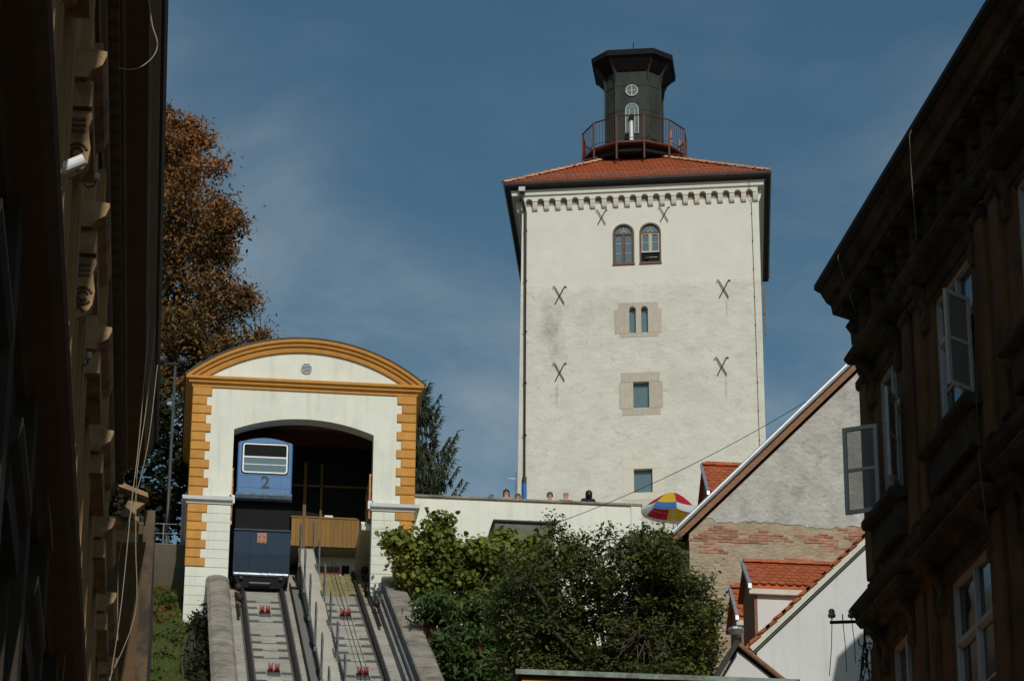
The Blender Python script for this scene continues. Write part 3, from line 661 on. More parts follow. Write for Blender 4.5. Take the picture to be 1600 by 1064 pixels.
# polished rolled edge under the upper body, dark recess, navy apron
MB().sweep([(YC-.02+0, 32.06), (YC-.05, 31.98), (YC+.0, 31.88), (YC+.14, 31.84), (YC+.3, 31.9), (YC+.3, 32.06)],
           [((x, 0, 0), (0, 1, 0), (0, 0, 1)) for x in np.linspace(cxm-hw-.01, cxm+hw+.01, 14)]).build('rolled_edge', M['carsteel'], car)
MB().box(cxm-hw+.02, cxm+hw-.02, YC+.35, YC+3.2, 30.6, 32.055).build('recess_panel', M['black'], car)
MB().sweep([(YC-.05, 30.82), (YC-.075, 30.76), (YC-.06, 30.1), (YC+.02, 29.48), (YC+.06, 29.42), (YC+3.0, 29.42), (YC+3.0, 30.84), (YC+.02, 30.86)],
           [((x, 0, 0), (0, 1, 0), (0, 0, 1)) for x in (cxm-hw-.01, cxm-.3, cxm+.3, cxm+hw+.01)]).build('apron', M['carnavy'], car)
MB().sweep([(YC-.085, 30.83), (YC-.03, 30.875), (YC+.03, 30.865), (YC-.03, 30.82)], [((x, 0, 0), (0, 1, 0), (0, 0, 1)) for x in np.linspace(cxm-hw-.012, cxm+hw+.012, 9)]).build('apron_edge', M['carchrome'], car)
MB().sweep([(YC+.0, 29.49), (YC+.0, 29.44), (YC+.05, 29.405), (YC+.09, 29.44)], [((x, 0, 0), (0, 1, 0), (0, 0, 1)) for x in np.linspace(cxm-hw+.02, cxm+hw-.02, 9)]).build('apron_edge', M['carchrome'], car)
for x in (2.05,): MB().box(x, x+.008, YC-.079, YC-.06, 29.6, 30.75).build('panel_seam', M['black'], car)
pq = MB().box(2.26, 2.54, YC-.10, YC-.07, 30.42, 30.74).build('plaque', M['bronze'], car)
for (x, z, a, b) in ((2.29, 30.60, .09, .11), (2.42, 30.60, .09, .11), (2.29, 30.45, .09, .11), (2.42, 30.45, .09, .11)): MB().bev(x, x+a, YC-.118, YC-.101, z, z+b, .012).build('relief', M['bronze'], pq)
# frame and running gear
MB().prism([(cxm-hw+.03, 29.41), (cxm+hw-.03, 29.41), (cxm+hw-.2, 29.05), (cxm-hw+.2, 29.05)], 'y', YC+.08, YC+2.8).build('chassis', M['black'], car)
MB().tube([(2.05, YC+.1, 29.2), (2.08, YC-.04, 29.16), (2.68, YC-.04, 29.16), (2.72, YC+.1, 29.2)], .022, 6).build('bumper_bar', M['steel'], car)
for x in (1.82, 3.02):
    MB().prism([(x+.06*math.cos(t), 29.34+.06*math.sin(t)) for t in np.linspace(0, 2*math.pi, 12, endpoint=False)], 'y', YC-.02, YC+.12).build('buffer', M['iron'], car)
for x in (1.86, 3.06):
    MB().prism([(YC+.45+.24*math.cos(t), 29.16+.24*math.sin(t)) for t in np.linspace(0, 2*math.pi, 16, endpoint=False)], 'x', x-.05, x+.05).build('wheel', M['railsteel'], car)
#--STATION-END--

# ------------------------------------------------------------------ terrace wall
tw = thing('terrace_wall', 'long cream terrace wall with grey coping between station and tower', 'wall', (7.1, 90, 26))
MB().box(7.03, 14.38, 90.0, 90.4, 25.5, 32.72).build('wall_face', M['terrace'], tw)
x = 7.0; rr = random.Random(9)
while x < 14.4:
    L_ = rr.uniform(.9, 1.3); xb = min(x+L_, 14.45); z = rr.uniform(0, .008)
    MB().bev(x+.004, xb-.004, 89.93+rr.uniform(0, .01), 90.46, 32.722, 32.80+z, .012).build('coping_stone', M['coping'], tw); x = xb
MB().box(14.08, 14.40, 89.94, 89.998, 25.5, 32.70).build('end_pier', M['terrace'], tw)
cp = thing('canopy', 'flat grey-green canopy box jutting from the terrace wall behind the leaves', 'canopy', (10.6, 89.9, 30))
MB().box(9.55, 11.55, 88.7, 89.93, 31.60, 31.66).build('roof_sheet', M['iron'], cp)
MB().box(9.62, 11.48, 88.78, 89.93, 30.9, 31.597).build('housing', M['awning'], cp)
MB().box(9.75, 10.6, 88.77, 88.778, 30.2, 30.88).build('panel', M['white'], cp)
MB().box(9.62, 9.7, 88.78, 89.9, 27, 30.88).build('post', M['awning'], cp); MB().box(11.4, 11.48, 88.78, 89.9, 27, 30.88).build('post', M['awning'], cp)

# ------------------------------------------------------------------ tower
TA = R_(-13.5); TB = 31.6
tow = thing('tower', 'tall whitewashed square tower with red hipped roof and dark lantern', 'tower', (11.8, 101, TB), TA)
def T_(mb, name, m, parent=None, smooth=False):    # shapes given as (along face, depth, absolute z)
    mb.v = [(v[0], v[1], v[2]) for v in mb.v]
    me = mb.mesh(name, smooth); o = bpy.data.objects.new(name, me); COL.objects.link(o); me.materials.append(m)
    o.parent = parent or tow
    if parent is None: o.location = (0, 0, -TB)
    return o
W = 8.78; D = 8.9; SK = -.05*8.9        # plan is a little out of square
# face openings: (u0,u1,z0,z1,arched)
OPEN = [(3.41, 4.18, 45.53, 47.12, 1), (4.39, 5.16, 45.53, 47.12, 1), (3.975, 4.215, 42.80, 43.83, 1), (4.405, 4.655, 42.80, 43.83, 1),
        (4.09, 4.66, 39.90, 40.90, 0), (4.085, 4.745, 36.71, 37.59, 0)]
def opening(o, n=10):
    u0, u1, z0, z1, a = o
    if not a: return [(u0, z0), (u1, z0), (u1, z1), (u0, z1)]
    r = (u1-u0)/2; c = (u0+u1)/2
    return [(u0, z0), (u1, z0)]+[(c+r*math.cos(t), z1-r+r*math.sin(t)) for t in np.linspace(0, math.pi, n)]
def holed_face(outline, holes, y0, y1, name):
    """front sheet with real openings: fill by triangulation, reveals go back to y1"""
    bm = bmesh.new(); edges = []
    for loop in [outline]+holes:
        vs = [bm.verts.new((p[0], y0, p[1])) for p in loop]
        edges += [bm.edges.new((vs[i], vs[(i+1) % len(vs)])) for i in range(len(vs))]
    bmesh.ops.triangle_fill(bm, use_beauty=True, use_dissolve=False, edges=edges, normal=(0, -1, 0))
    for h in holes:
        f = [bm.verts.new((p[0], y0, p[1])) for p in h]; b = [bm.verts.new((p[0], y1, p[1])) for p in h]; n = len(h)
        for i in range(n): bm.faces.new((f[i], b[i], b[(i+1) % n], f[(i+1) % n]))
    me = bpy.data.meshes.new(name); bm.to_mesh(me); bm.free(); return me
bat = .12                                   # slight batter towards the top on the left
outl = [(-.12, TB-.5), (W+.02, TB-.5), (W-.02, 48.55), (.06, 48.55)]
me = holed_face(outl, [opening(o) for o in OPEN], 0, .24, 'front_face'); me.materials.append(M['tower'])
o = bpy.data.objects.new('front_face', me); COL.objects.link(o); o.parent = tow; o.location = (0, 0, -TB)
mb = MB().add([(-.12, 0, TB-.5), (W+.02, 0, TB-.5), (W+.02+SK, D, TB-.5), (-.12+SK, D, TB-.5), (.06, 0, 48.55), (W-.02, 0, 48.55), (W-.02+SK, D, 48.55), (.06+SK, D, 48.55)],
              [(1, 2, 6, 5), (2, 3, 7, 6), (3, 0, 4, 7)])
T_(mb, 'side_walls', M['tower'])
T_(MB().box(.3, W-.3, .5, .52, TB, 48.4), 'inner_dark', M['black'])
# windows
def frame_ring(loop, wdt, y0, y1):
    c = Vector((sum(p[0] for p in loop)/len(loop), sum(p[1] for p in loop)/len(loop)))
    xs_ = [p[0] for p in loop]; zs_ = [p[1] for p in loop]; sx_ = (max(xs_)-min(xs_)); sz_ = (max(zs_)-min(zs_)); mx_ = (max(xs_)+min(xs_))/2; mz_ = (max(zs_)+min(zs_))/2
    inner = [(mx_+(p[0]-mx_)*(1-2*wdt/sx_), mz_+(p[1]-mz_)*(1-2*wdt/sz_)) for p in loop]
    return ring(MB(), loop, inner, y0, y1), inner
for i, op in enumerate(OPEN[:2]):
    lp = opening(op, 14); u0, u1, z0, z1, _ = op; c = (u0+u1)/2; r = (u1-u0)/2; zs = z1-r
    mbf, inner = frame_ring([(c+(p[0]-c)*1.03, z0+(p[1]-z0)*1.015-.01) for p in lp], .06, -.015, .09)
    wn_ = T_(mbf, 'arched_window', M['brownwood'])
    def wp(mb, name, m): return T_(mb, name, m, wn_)
    zlow = z0+.05 if i == 0 else z0+.46
    wp(MB().prism(opening((u0+.03, u1-.03, zlow, z1-.03, 1), 14), 'y', .07, .08), 'pane', M['glass'])
    wp(MB().box(u0+.05, u1-.05, .02, .085, zs-.02, zs+.03), 'transom', M['brownwood'])
    wp(MB().box(c-.025, c+.025, .015, .085, zlow, zs-.02), 'mullion', M['brownwood'] if i == 0 else M['yellowwood'])
    for s in (-1, 1):
        xa, xb = (u0+.07, c-.035) if s < 0 else (c+.035, u1-.07)
        mb = MB(); lp2 = [(xa, zlow), (xb, zlow), (xb, zs-.03), (xa, zs-.03)]; mb_, _i = frame_ring(lp2, .022, .035, .068)
        wp(mb_, 'sash', M['lead'] if i == 1 else M['brownwood'])
        for q in (1, 2): zq = zlow+(zs-zlow)*q/(3 if i == 0 else 2)-(0); wp(MB().box(xa, xb, .05, .066, zq-.008, zq+.008), 'glazing_bar', M['lead']) if (i == 0 or q == 1) else None
    for t in (30, 60, 90, 120, 150):
        a = R_(t); wp(MB().tube([(c+.09*math.cos(a), .062, zs+.03+.09*math.sin(a)), (c+(r-.06)*math.cos(a), .062, zs+.03+(r-.07)*math.sin(a))], .006, 4), 'fan_bar', M['lead'])
    wp(MB().tube([(c+.09*math.cos(R_(t)), .058, zs+.03+.09*math.sin(R_(t))) for t in range(0, 181, 20)], .012, 5), 'fan_arc', M['lead'])
    if i == 1:
        wp(MB().box(u0+.04, u1-.04, .085, .09, z0+.04, zlow), 'dark_opening', M['black'])
        wp(MB().box(u0+.04, u1-.04, .02, .08, zlow-.03, zlow+.01), 'rail', M['lead'])
        # cannon mouth and its carriage bar
        wp(MB().prism([(c-.12+.055*math.cos(t), z0+.2+.055*math.sin(t)) for t in np.linspace(0, 6.283, 12, endpoint=False)], 'y', -.02, .084), 'cannon', M['iron'])
        wp(MB().box(c-.05, c+.25, .05, .08, z0+.235, z0+.25), 'bar', M['steel'])
    wp(MB().box(u0-.02, u1+.03, -.05, .05, z0-.05, z0+.002), 'sill', M['brownwood'])
def stone_blocks(blocks, y=-.012):
    for (a, b, z0, z1) in blocks: T_(MB().bev(a+.003, b-.003, y, .001, z0+.003, z1-.003, .006), 'stone', M['stone'])
def stone_piece(outer, hole, name='stone'):
    me = holed_face(outer, hole, -.014, .0, name); me.materials.append(M['stone']); o = bpy.data.objects.new(name, me); COL.objects.link(o); o.parent = tow; o.location = (0, 0, -TB)
# twin-light surround: left jamb, mullion, right jamb with the round heads cut out
def half_head(c, r, zs, a0, a1, n=8): return [(c+r*math.cos(R_(t)), zs+r*math.sin(R_(t))) for t in np.linspace(a0, a1, n)]
c1, r1, c2, r2 = 4.095, .12, 4.53, .125; zs1 = 43.83-.12; zt_ = 43.99
L_ = [(3.44, 42.79), (3.972, 42.79)]+[(3.972, zs1)]+half_head(c1, r1+.003, zs1, 180, 90)+[(c1, zt_), (3.58, zt_), (3.58, 43.72), (3.44, 43.72)]
MM = [(4.218, 42.79), (4.402, 42.79)]+half_head(c2, r2+.003, zs1-.005, 180, 90)+[(c2, zt_), (c1+.003, zt_)]+half_head(c1, r1+.003, zs1, 90, 0)
RR = [(4.658, 42.79), (5.15, 42.79), (5.15, 43.72), (5.03, 43.72), (5.03, zt_), (c2+.003, zt_)]+half_head(c2, r2+.003, zs1-.005, 90, 0)
for pl_ in (L_, MM, RR): T_(MB().prism(pl_, 'y', -.012, .001), 'stone', M['stone'])
stone_blocks([(3.62, 5.05, 42.63, 42.787)])
stone_blocks([(3.65, 5.06, 40.90, 41.27), (3.58, 4.09, 39.88, 40.897), (4.66, 5.165, 39.88, 40.897), (3.69, 5.08, 39.63, 39.877)])
for (a, b, z0, z1) in ((3.67, 5.14, 37.592, 37.89), (3.67, 4.083, 36.71, 37.59), (4.747, 5.14, 36.71, 37.59), (3.67, 5.14, 36.43, 36.708)):
    T_(MB().bev(a, b, -.01, .001, z0, z1, .004), 'render_panel', M['stone_pale'])
for op in OPEN[2:]:
    T_(MB().prism(opening((op[0]-.01, op[1]+.01, op[2]-.01, op[3]+.01, op[4]), 12), 'y', .2, .21), 'pane', M['glass'])
# iron X anchors
def anchor(u, z, s=1.0):
    for k in (1, -1):
        pts = [(u-k*.17*s, -.03, z-.34*s), (u-k*.06*s, -.035, z-.12*s), (u+k*.05*s, -.045, z+.08*s), (u+k*.14*s, -.035, z+.27*s), (u+k*.18*s, -.035, z+.335*s), (u+k*.22*s, -.035, z+.345*s), (u+k*.245*s, -.04, z+.31*s)]
        if k < 0: pts = [(p[0], p[1]-.03, p[2]) for p in pts]
        T_(MB().tube(pts, .018*s, 6), 'wall_anchor', M['iron'])
for (u, z, s) in ((3.0, 47.42, .85), (5.3, 47.42, .85), (1.45, 44.38, 1), (7.42, 44.36, 1), (1.45, 41.38, 1), (7.29, 41.36, 1)): anchor(u, z, s)
# corbel table, cornice and eaves on all four sides
def side_frames():
    return [Matrix.Identity(4), Matrix.Translation((W-.1, 0, 0)) @ Matrix.Rotation(R_(90)+.05, 4, 'Z'),
            Matrix.Translation((W+SK, D, 0)) @ Matrix.Rotation(R_(180), 4, 'Z'), Matrix.Translation((SK, D, 0)) @ Matrix.Rotation(R_(-90)+.05, 4, 'Z')]
nC = 20
cb = MB().sweep([(0, 0), (.07, .0), (.11, .05), (.16, .2), (.19, .36), (.205, .5), (0, .5)], [((x, 0, 0), (0, -1, 0), (0, 0, 1)) for x in (-.088, .088)]).mesh('corbel'); cb.materials.append(M['corbel'])
step = (W-.25)/nC
ar = MB(); r_a = (step-.184)/2
pa = [(-step/2, 0), (-r_a, 0)]+[(r_a*math.cos(R_(t)), r_a*math.sin(R_(t))*.9) for t in np.linspace(180, 0, 9)]+[(r_a, 0), (step/2, 0), (step/2, .2), (-step/2, .2)]
ar.prism(pa, 'y', -.20, .0); ar = ar.mesh('corbel_arch'); ar.materials.append(M['corbel'])
for si, SM in enumerate(side_frames()):
    for i in range(nC+1):
        u = .125+i*step
        o = bpy.data.objects.new('corbel', cb); COL.objects.link(o); o.parent = tow; o.matrix_basis = Matrix.Translation((0, 0, -TB)) @ SM @ Matrix.Translation((u, 0, 47.80))
        if i < nC:
            o = bpy.data.objects.new('corbel_arch', ar); COL.objects.link(o); o.parent = tow; o.matrix_basis = Matrix.Translation((0, 0, -TB)) @ SM @ Matrix.Translation((u+step/2, -.001, 48.10))
sq = [(-.04, 0), (W-.1, 0), (W-.1+SK, D), (-.04+SK, D)]
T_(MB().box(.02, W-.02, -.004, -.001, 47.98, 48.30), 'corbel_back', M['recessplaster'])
T_(cornice(MB(), sq, [(0, 48.302), (.21, 48.302), (.27, 48.33), (.28, 48.48), (.31, 48.52), (.0, 48.535)], True), 'cornice', M['corbel'])
T_(cornice(MB(), sq, [(0, 48.54), (.30, 48.54), (.38, 48.61), (.5, 48.63), (.5, 48.66), (0, 48.66)], True), 'soffit', M['darkmetal'])
T_(cornice(MB(), sq, [(.42, 48.64), (.46, 48.60), (.52, 48.60), (.56, 48.66), (.57, 48.76), (.55, 48.77), (.52, 48.68), (.42, 48.67)], True), 'gutter', M['gutter'])
# roof: truncated pyramid under real tiles
LU, LD = 3.95, 3.7                         # lantern axis in plan
e0 = (-.53, -.53, W+.53, D+.53); ze = 48.72; zr = 51.1; hr = .9
base = [(-.57, -.53, ze), (W+.43, -.53, ze), (W+.43+SK, D+.53, ze), (-.57+SK, D+.53, ze)]
topq = [(LU-hr, LD-hr, zr), (LU+hr, LD-hr, zr), (LU+hr, LD+hr, zr), (LU-hr, LD+hr, zr)]
roof = T_(MB().add(base+topq, [(0, 1, 5, 4), (1, 2, 6, 5), (2, 3, 7, 6), (3, 0, 4, 7), (4, 5, 6, 7), (3, 2, 1, 0)]), 'roof', M['tile'])
tiles = MB()
for i in range(4):
    A, B, C, Dd = Vector(base[i]), Vector(base[(i+1) % 4]), Vector(topq[(i+1) % 4]), Vector(topq[i])
    nrm = (B-A).cross(Dd-A).normalized(); rows = 24
    for rj in range(rows):
        f0, f1 = rj/rows, (rj+1.25)/rows
        p0, p1 = A.lerp(Dd, f0), B.lerp(C, f0); q0, q1 = A.lerp(Dd, min(1, f1)), B.lerp(C, min(1, f1))
        n = max(2, int((p1-p0).length/.18)); al = (p1-p0).normalized(); off = .09 if rj % 2 else 0
        up = ((q0+q1)/2-(p0+p1)/2); 
        for k in range(n):
            a = p0+al*(k*.18+off*.5+.004); b = p0+al*((k+1)*.18+off*.5-.004)
            if (b-p0).length > (p1-p0).length+.05: continue
            h = .03+random.uniform(0, .008); m_ = (a+b)/2
            low = nrm*h; hi = nrm*.006; tip = -up.normalized()*.03
            vs = [a+low, m_+low+tip, b+low, b+up+hi-al*0, a+up+hi, a+nrm*.004, m_+tip+nrm*.004, b+nrm*.004]
            tiles.add(vs, [(0, 1, 2, 3, 4), (5, 6, 1, 0), (6, 7, 2, 1)])
me = bpy.data.meshes.new('tiles'); me.from_pydata(tiles.v, [], tiles.f); me.materials.append(M['tile'])
o = bpy.data.objects.new('roof_tiles', me); COL.objects.link(o); o.parent = tow; o.location = (0, 0, -TB); o['kind'] = 'stuff'
rt = MB().sweep([(-.11, 0), (-.07, .07), (0, .10), (.07, .07), (.11, 0)], [((0, y_, z_), (1, 0, 0), (0, 0, s)) for y_, z_, s in ((0, .02, 1.08), (.36, 0, .9))]).mesh('ridge_tile'); rt.materials.append(M['ridge'])
for i in range(4):
    A, Dd = Vector(base[i]), Vector(topq[i]); d = (Dd-A); L_ = d.length; q = d.to_track_quat('Y', 'Z').to_matrix().to_4x4()
    n = int(L_/.34)
    for k in range(n):
        o = bpy.data.objects.new('ridge_tile', rt); COL.objects.link(o); o.parent = tow; o.matrix_basis = Matrix.Translation((0, 0, -TB)) @ Matrix.Translation(A+d*(k*.34/L_)+Vector((0, 0, .02))) @ q
    # lightning conductor above the hip
    pts = []
    for k in range(9): p = A+d*(k/8); pts.append((p.x, p.y, p.z+.22))
    T_(MB().tube(pts, .008, 4), 'hip_wire', M['steel'])
    for k in range(1, 8): p = A+d*(k/8); T_(MB().tube([(p.x, p.y, p.z), (p.x, p.y, p.z+.22)], .008, 4), 'wire_holder', M['steel'])
# snow guard on the front slope
A, B, C, Dd = Vector(base[0]), Vector(base[1]), Vector(topq[1]), Vector(topq[0]); f = .10
p0, p1 = A.lerp(Dd, f), B.lerp(C, f); nrm = (B-A).cross(Dd-A).normalized(); al = (p1-p0)
sg = T_(MB().tube([p0+nrm*.16, p1+nrm*.16], .012, 5).tube([p0+nrm*.08, p1+nrm*.08], .010, 5), 'snow_guard', M['steel'])
for k in range(19): p = p0+al*(k/18); T_(MB().tube([p, p+nrm*.18], .012, 4), 'bracket', M['steel'], sg)
# downpipe with hopper, conductor wire
dp = T_(MB().tube([(.19, -.09, TB), (.19, -.09, 47.75), (.10, -.32, 48.15), (.10, -.36, 48.5)], .052, 8), 'downpipe', M['darkmetal'])
T_(MB().box(-.02, .22, -.50, -.32, 48.42, 48.72), 'hopper', M['steel'], dp)
for z in np.arange(33, 48, 2.0): T_(MB().box(.13, .25, -.145, .0, z, z+.02), 'pipe_bracket', M['darkmetal'], dp)
T_(MB().tube([(8.60, -.03, TB), (8.5, -.03, 47.7), (8.46, -.33, 48.2), (8.46, -.55, 48.7)], .010, 5), 'lightning_wire', M['wire'])
for z in np.arange(33, 48, 1.1): T_(MB().box(8.6-.1*(z-31.6)/16-.02, 8.6-.1*(z-31.6)/16+.02, -.045, .0, z, z+.03), 'wire_clip', M['iron'])
T_(MB().box(W+.02, W+.08, .6, .85, 43.6, 44.7), 'shutter', M['fasciabrown']); T_(MB().tube([(W+.08, .3, 42.6), (W+.08, .3, 44.2)], .03, 6), 'side_pipe', M['fasciabrown'])
T_(MB().tube([(.19, -.09, TB), (.19, -.09, 37.15)], .085, 10), 'pipe_sleeve', M['bluesleeve'], dp); T_(MB().tube([(.19, -.09, 37.15), (.19, -.09, 37.4)], .08, 10), 'pipe_collar', M['gutter'], dp)
# lantern
def chamf(a, c): return [(-a+c, -a), (a-c, -a), (a, -a+c), (a, a-c), (a-c, a), (-a+c, a), (-a, a-c), (-a, -a+c)]
def lant(pts, z): return [(LU+p[0], LD+p[1], z) for p in pts]
def loft(mb, rings):
    n = len(rings[0]); vs = [v for r in rings for v in r]; fs = [tuple(range(n-1, -1, -1)), tuple(range((len(rings)-1)*n, len(rings)*n))]
    for i in range(len(rings)-1): fs += [(i*n+k, i*n+(k+1) % n, (i+1)*n+(k+1) % n, (i+1)*n+k) for k in range(n)]
    return mb.add(vs, fs)
ZG = 51.35
lb = T_(loft(MB(), [lant(chamf(1.06, .45), 50.8), lant(chamf(1.05, .445), 54.9)]), 'lantern_body', M['copper'])
T_(loft(MB(), [lant(chamf(1.11, .47), ZG+.02), lant(chamf(1.11, .47), ZG+.30)]), 'plinth_band', M['copper'], lb)
for zz in (53.05, 54.1): T_(loft(MB(), [lant(chamf(1.068, .452), zz), lant(chamf(1.068, .452), zz+.025)]), 'seam', M['copper'], lb)
for p in chamf(1.06, .45): T_(MB().box(LU+p[0]-.035, LU+p[0]+.035, LD+p[1]-.035, LD+p[1]+.035, 50.9, 54.85), 'corner_strip', M['copper'], lb)
lr = T_(loft(MB(), [lant(chamf(1.09, .46), 54.72), lant(chamf(1.48, .62), 55.16), lant(chamf(1.55, .65), 55.19), lant(chamf(1.57, .66), 55.40), lant(chamf(1.50, .63), 55.45), lant(chamf(.25, .1), 55.75)]), 'lantern_roof', M['cornerblack'])
T_(MB().tube([(LU, LD, 55.7), (LU, LD, 56.5)], .022, 6), 'finial', M['iron'], lr)
for p in chamf(1.06, .45):
    d = Vector((p[0], p[1], 0)).normalized(); b0 = Vector((LU+p[0], LD+p[1], 0)); s = d.cross(Vector((0, 0, 1)))*.035
    prof_ = [(0, 54.25), (.05, 54.3), (.09, 54.6), (.22, 54.87), (.36, 55.02), (.36, 55.12), (0, 54.9)]
    vs = [b0+d*q[0]+Vector((0, 0, q[1]))+s for q in prof_]+[b0+d*q[0]+Vector((0, 0, q[1]))-s for q in prof_]; n = len(prof_)
    T_(MB().add(vs, [tuple(range(n)), tuple(range(2*n-1, n-1, -1))]+[(i, (i+1) % n, (i+1) % n+n, i+n) for i in range(n)]), 'bracket', M['copper'], lr)
# lantern windows on the front face
fy = LD-1.075
ow = T_(MB().tube([(LU+.225*math.cos(t), fy-.02, 53.88+.225*math.sin(t)) for t in np.linspace(0, 2*math.pi, 29)], .022, 5, cap=False), 'round_window', M['lead'], lb)
T_(MB().prism([(LU+.21*math.cos(t), 53.88+.21*math.sin(t)) for t in np.linspace(0, 2*math.pi, 24, endpoint=False)], 'y', fy-.012, fy+.02), 'pane', M['glass'], ow)
T_(MB().box(LU-.21, LU+.21, fy-.03, fy-.013, 53.87, 53.89).box(LU-.01, LU+.01, fy-.032, fy-.014, 53.67, 54.09), 'glazing_cross', M['lead'], ow)
aw = T_(MB().tube([(LU-.24, fy-.02, 52.05), (LU-.24, fy-.02, 53.06)]+[(LU+.24*math.cos(t), fy-.02, 53.06+.26*math.sin(t)) for t in np.linspace(math.pi, 0, 13)]+[(LU+.24, fy-.02, 52.05)], .018, 5), 'arched_window', M['lead'], lb)
T_(MB().prism(opening((LU-.23, LU+.23, 52.05, 53.31, 1), 14), 'y', fy-.012, fy+.02), 'pane', M['glass'], aw)
T_(MB().tube([(LU-.1, fy-.022, 52.05), (LU-.1, fy-.022, 53.03)]+[(LU+.1*math.cos(t), fy-.022, 53.03+.12*math.sin(t)) for t in np.linspace(math.pi, 0, 9)]+[(LU+.1, fy-.022, 52.05)], .011, 4), 'glazing_arch', M['lead'], aw)
for z in (52.35, 52.66, 53.0):
    for s in (-1, 1): T_(MB().tube([(LU+s*.1, fy-.022, z), (LU+s*.24, fy-.022, z)], .009, 4), 'glazing_bar', M['lead'], aw)
for t in (45, 90, 135): T_(MB().tube([(LU+.1*math.cos(R_(t)), fy-.022, 53.05+.12*math.sin(R_(t))), (LU+.23*math.cos(R_(t)), fy-.022, 53.06+.25*math.sin(R_(t)))], .009, 4), 'glazing_bar', M['lead'], aw)
# gallery: twelve-sided platform, struts and railing
RG = 2.05
def gp12(r, z): return [(LU+r*math.sin(R_(15+30*k))*1, LD-r*math.cos(R_(15+30*k)), z) for k in range(12)]
gal = T_(loft(MB(), [gp12(RG-.05, ZG-.10), gp12(RG, ZG-.08), gp12(RG, ZG), gp12(RG-.03, ZG+.01)]), 'gallery', M['rust'])
T_(loft(MB(), [gp12(RG-.25, ZG-.35), gp12(RG-.25, ZG-.101)]), 'gallery_underframe', M['black'], gal)
for k in range(12):
    a, b = Vector(gp12(RG-.03, ZG)[k]), Vector(gp12(RG-.03, ZG)[(k+1) % 12])
    T_(MB().box(a.x-.032, a.x+.032, a.y-.032, a.y+.032, ZG-.75, ZG+1.05), 'post', M['rust'], gal)
    T_(MB().tube([a+Vector((0, 0, -.7)), (LU+(a.x-LU)*.62, LD+(a.y-LD)*.62, ZG-.55)], .022, 5), 'strut', M['iron'], gal)
    T_(MB().tube([a+Vector((0, 0, 1.05)), b+Vector((0, 0, 1.05))], .028, 6), 'top_rail', M['rust'], gal)
    T_(MB().tube([a+Vector((0, 0, .12)), b+Vector((0, 0, .12))], .014, 5), 'bottom_rail', M['rust'], gal)
    for q in range(1, 8):
        p = a.lerp(b, q/8); T_(MB().tube([p+Vector((0, 0, .12)), p+Vector((0, 0, 1.05))], .009, 4), 'baluster', M['rust'], gal)
# coin telescope, and a red fitting on the gallery
TWM = Matrix.Translation((11.8, 101, 0)) @ Matrix.Rotation(TA, 4, 'Z')
def onT(u, d, z): return TWM @ Vector((u, d, z))
p = onT(LU+.02, LD-1.75, ZG)
tel = thing('telescope', 'white column telescope standing on the tower gallery before the window', 'telescope', p)
MB().lathe([(.13, .0), (.11, .08), (.085, .1), (.075, .9), (.09, .92), (.0, .94)], 12, p).build('column', M['white'], tel)
MB().tube([p+Vector((0, -.16, 1.05)), p+Vector((0, .2, 1.0))], .10, 10).build('barrel', M['iron'], tel)
MB().tube([p+Vector((0, .2, 1.0)), p+Vector((0, .3, .98))], .05, 8).build('eyepiece', M['iron'], tel)
for k, (u, d) in enumerate(((LU+1.42, LD-.5), (LU+1.72, LD+.1))):
    p = onT(u, d, ZG)
    t = thing('gate_frame', ('left' if k == 0 else 'right')+' pale timber post of the gate on the right of the tower gallery', 'gate post', p, group='gate posts on the gallery')
    MB().box(p.x-.05, p.x+.05, p.y-.05, p.y+.05, p.z, p.z+(1.0-.15*k)).build('post', M['ridge'], t)
    MB().box(p.x-.06, p.x+.06, p.y-.06, p.y+.06, p.z+(1.0-.15*k), p.z+1.03-.15*k).build('cap', M['ridge'], t)
#--TOWER-END--

# ------------------------------------------------------------------ gable house
def flat_tile(wd=.17, ln=.34):
    n = 5; pts = [(-wd/2, ln), (-wd/2, .06)]+[(wd/2*math.sin(t), .06-.06*math.cos(t)) for t in np.linspace(-math.pi/2, math.pi/2, n)][1:-1]+[(wd/2, .06), (wd/2, ln)]
    vs = [(p[0], p[1], .022-.014*p[1]/ln) for p in pts]+[(p[0], p[1], .0) for p in pts]; n = len(pts)
    mb = MB().add(vs, [tuple(range(n)), tuple(range(2*n-1, n-1, -1))]+[(i, (i+1) % n, (i+1) % n+n, i+n) for i in range(n)])
    me = mb.mesh('roof_tile'); me.materials.append(M['tile_new']); return me
TILE = flat_tile()
def tile_slope(root, o, ax, up, wd, rows, exp=.145, pitch=.178, limit=None):
    """o: eave corner, ax: along the eave, up: up the slope (unit)"""
    nrm = Vector(ax).cross(Vector(up)).normalized(); ax = Vector(ax); up = Vector(up)
    for r in range(rows):
        off = .5*pitch if r % 2 else 0
        k = 0
        while off+(k+.5)*pitch < wd+.02:
            x = off+(k+.5)*pitch; k += 1
            if limit and not limit(x, r*exp): continue
            p = Vector(o)+ax*x+up*(r*exp-.03)+nrm*(.018+random.uniform(0, .006))
            q = Matrix(((ax.x, up.x, nrm.x, p.x), (ax.y, up.y, nrm.y, p.y), (ax.z, up.z, nrm.z, p.z), (0, 0, 0, 1))) @ Matrix.Rotation(random.uniform(-.02, .02), 4, 'Z') @ Matrix.Rotation(-.05, 4, 'X')
            link('roof_tile', TILE, None, root, M=q)
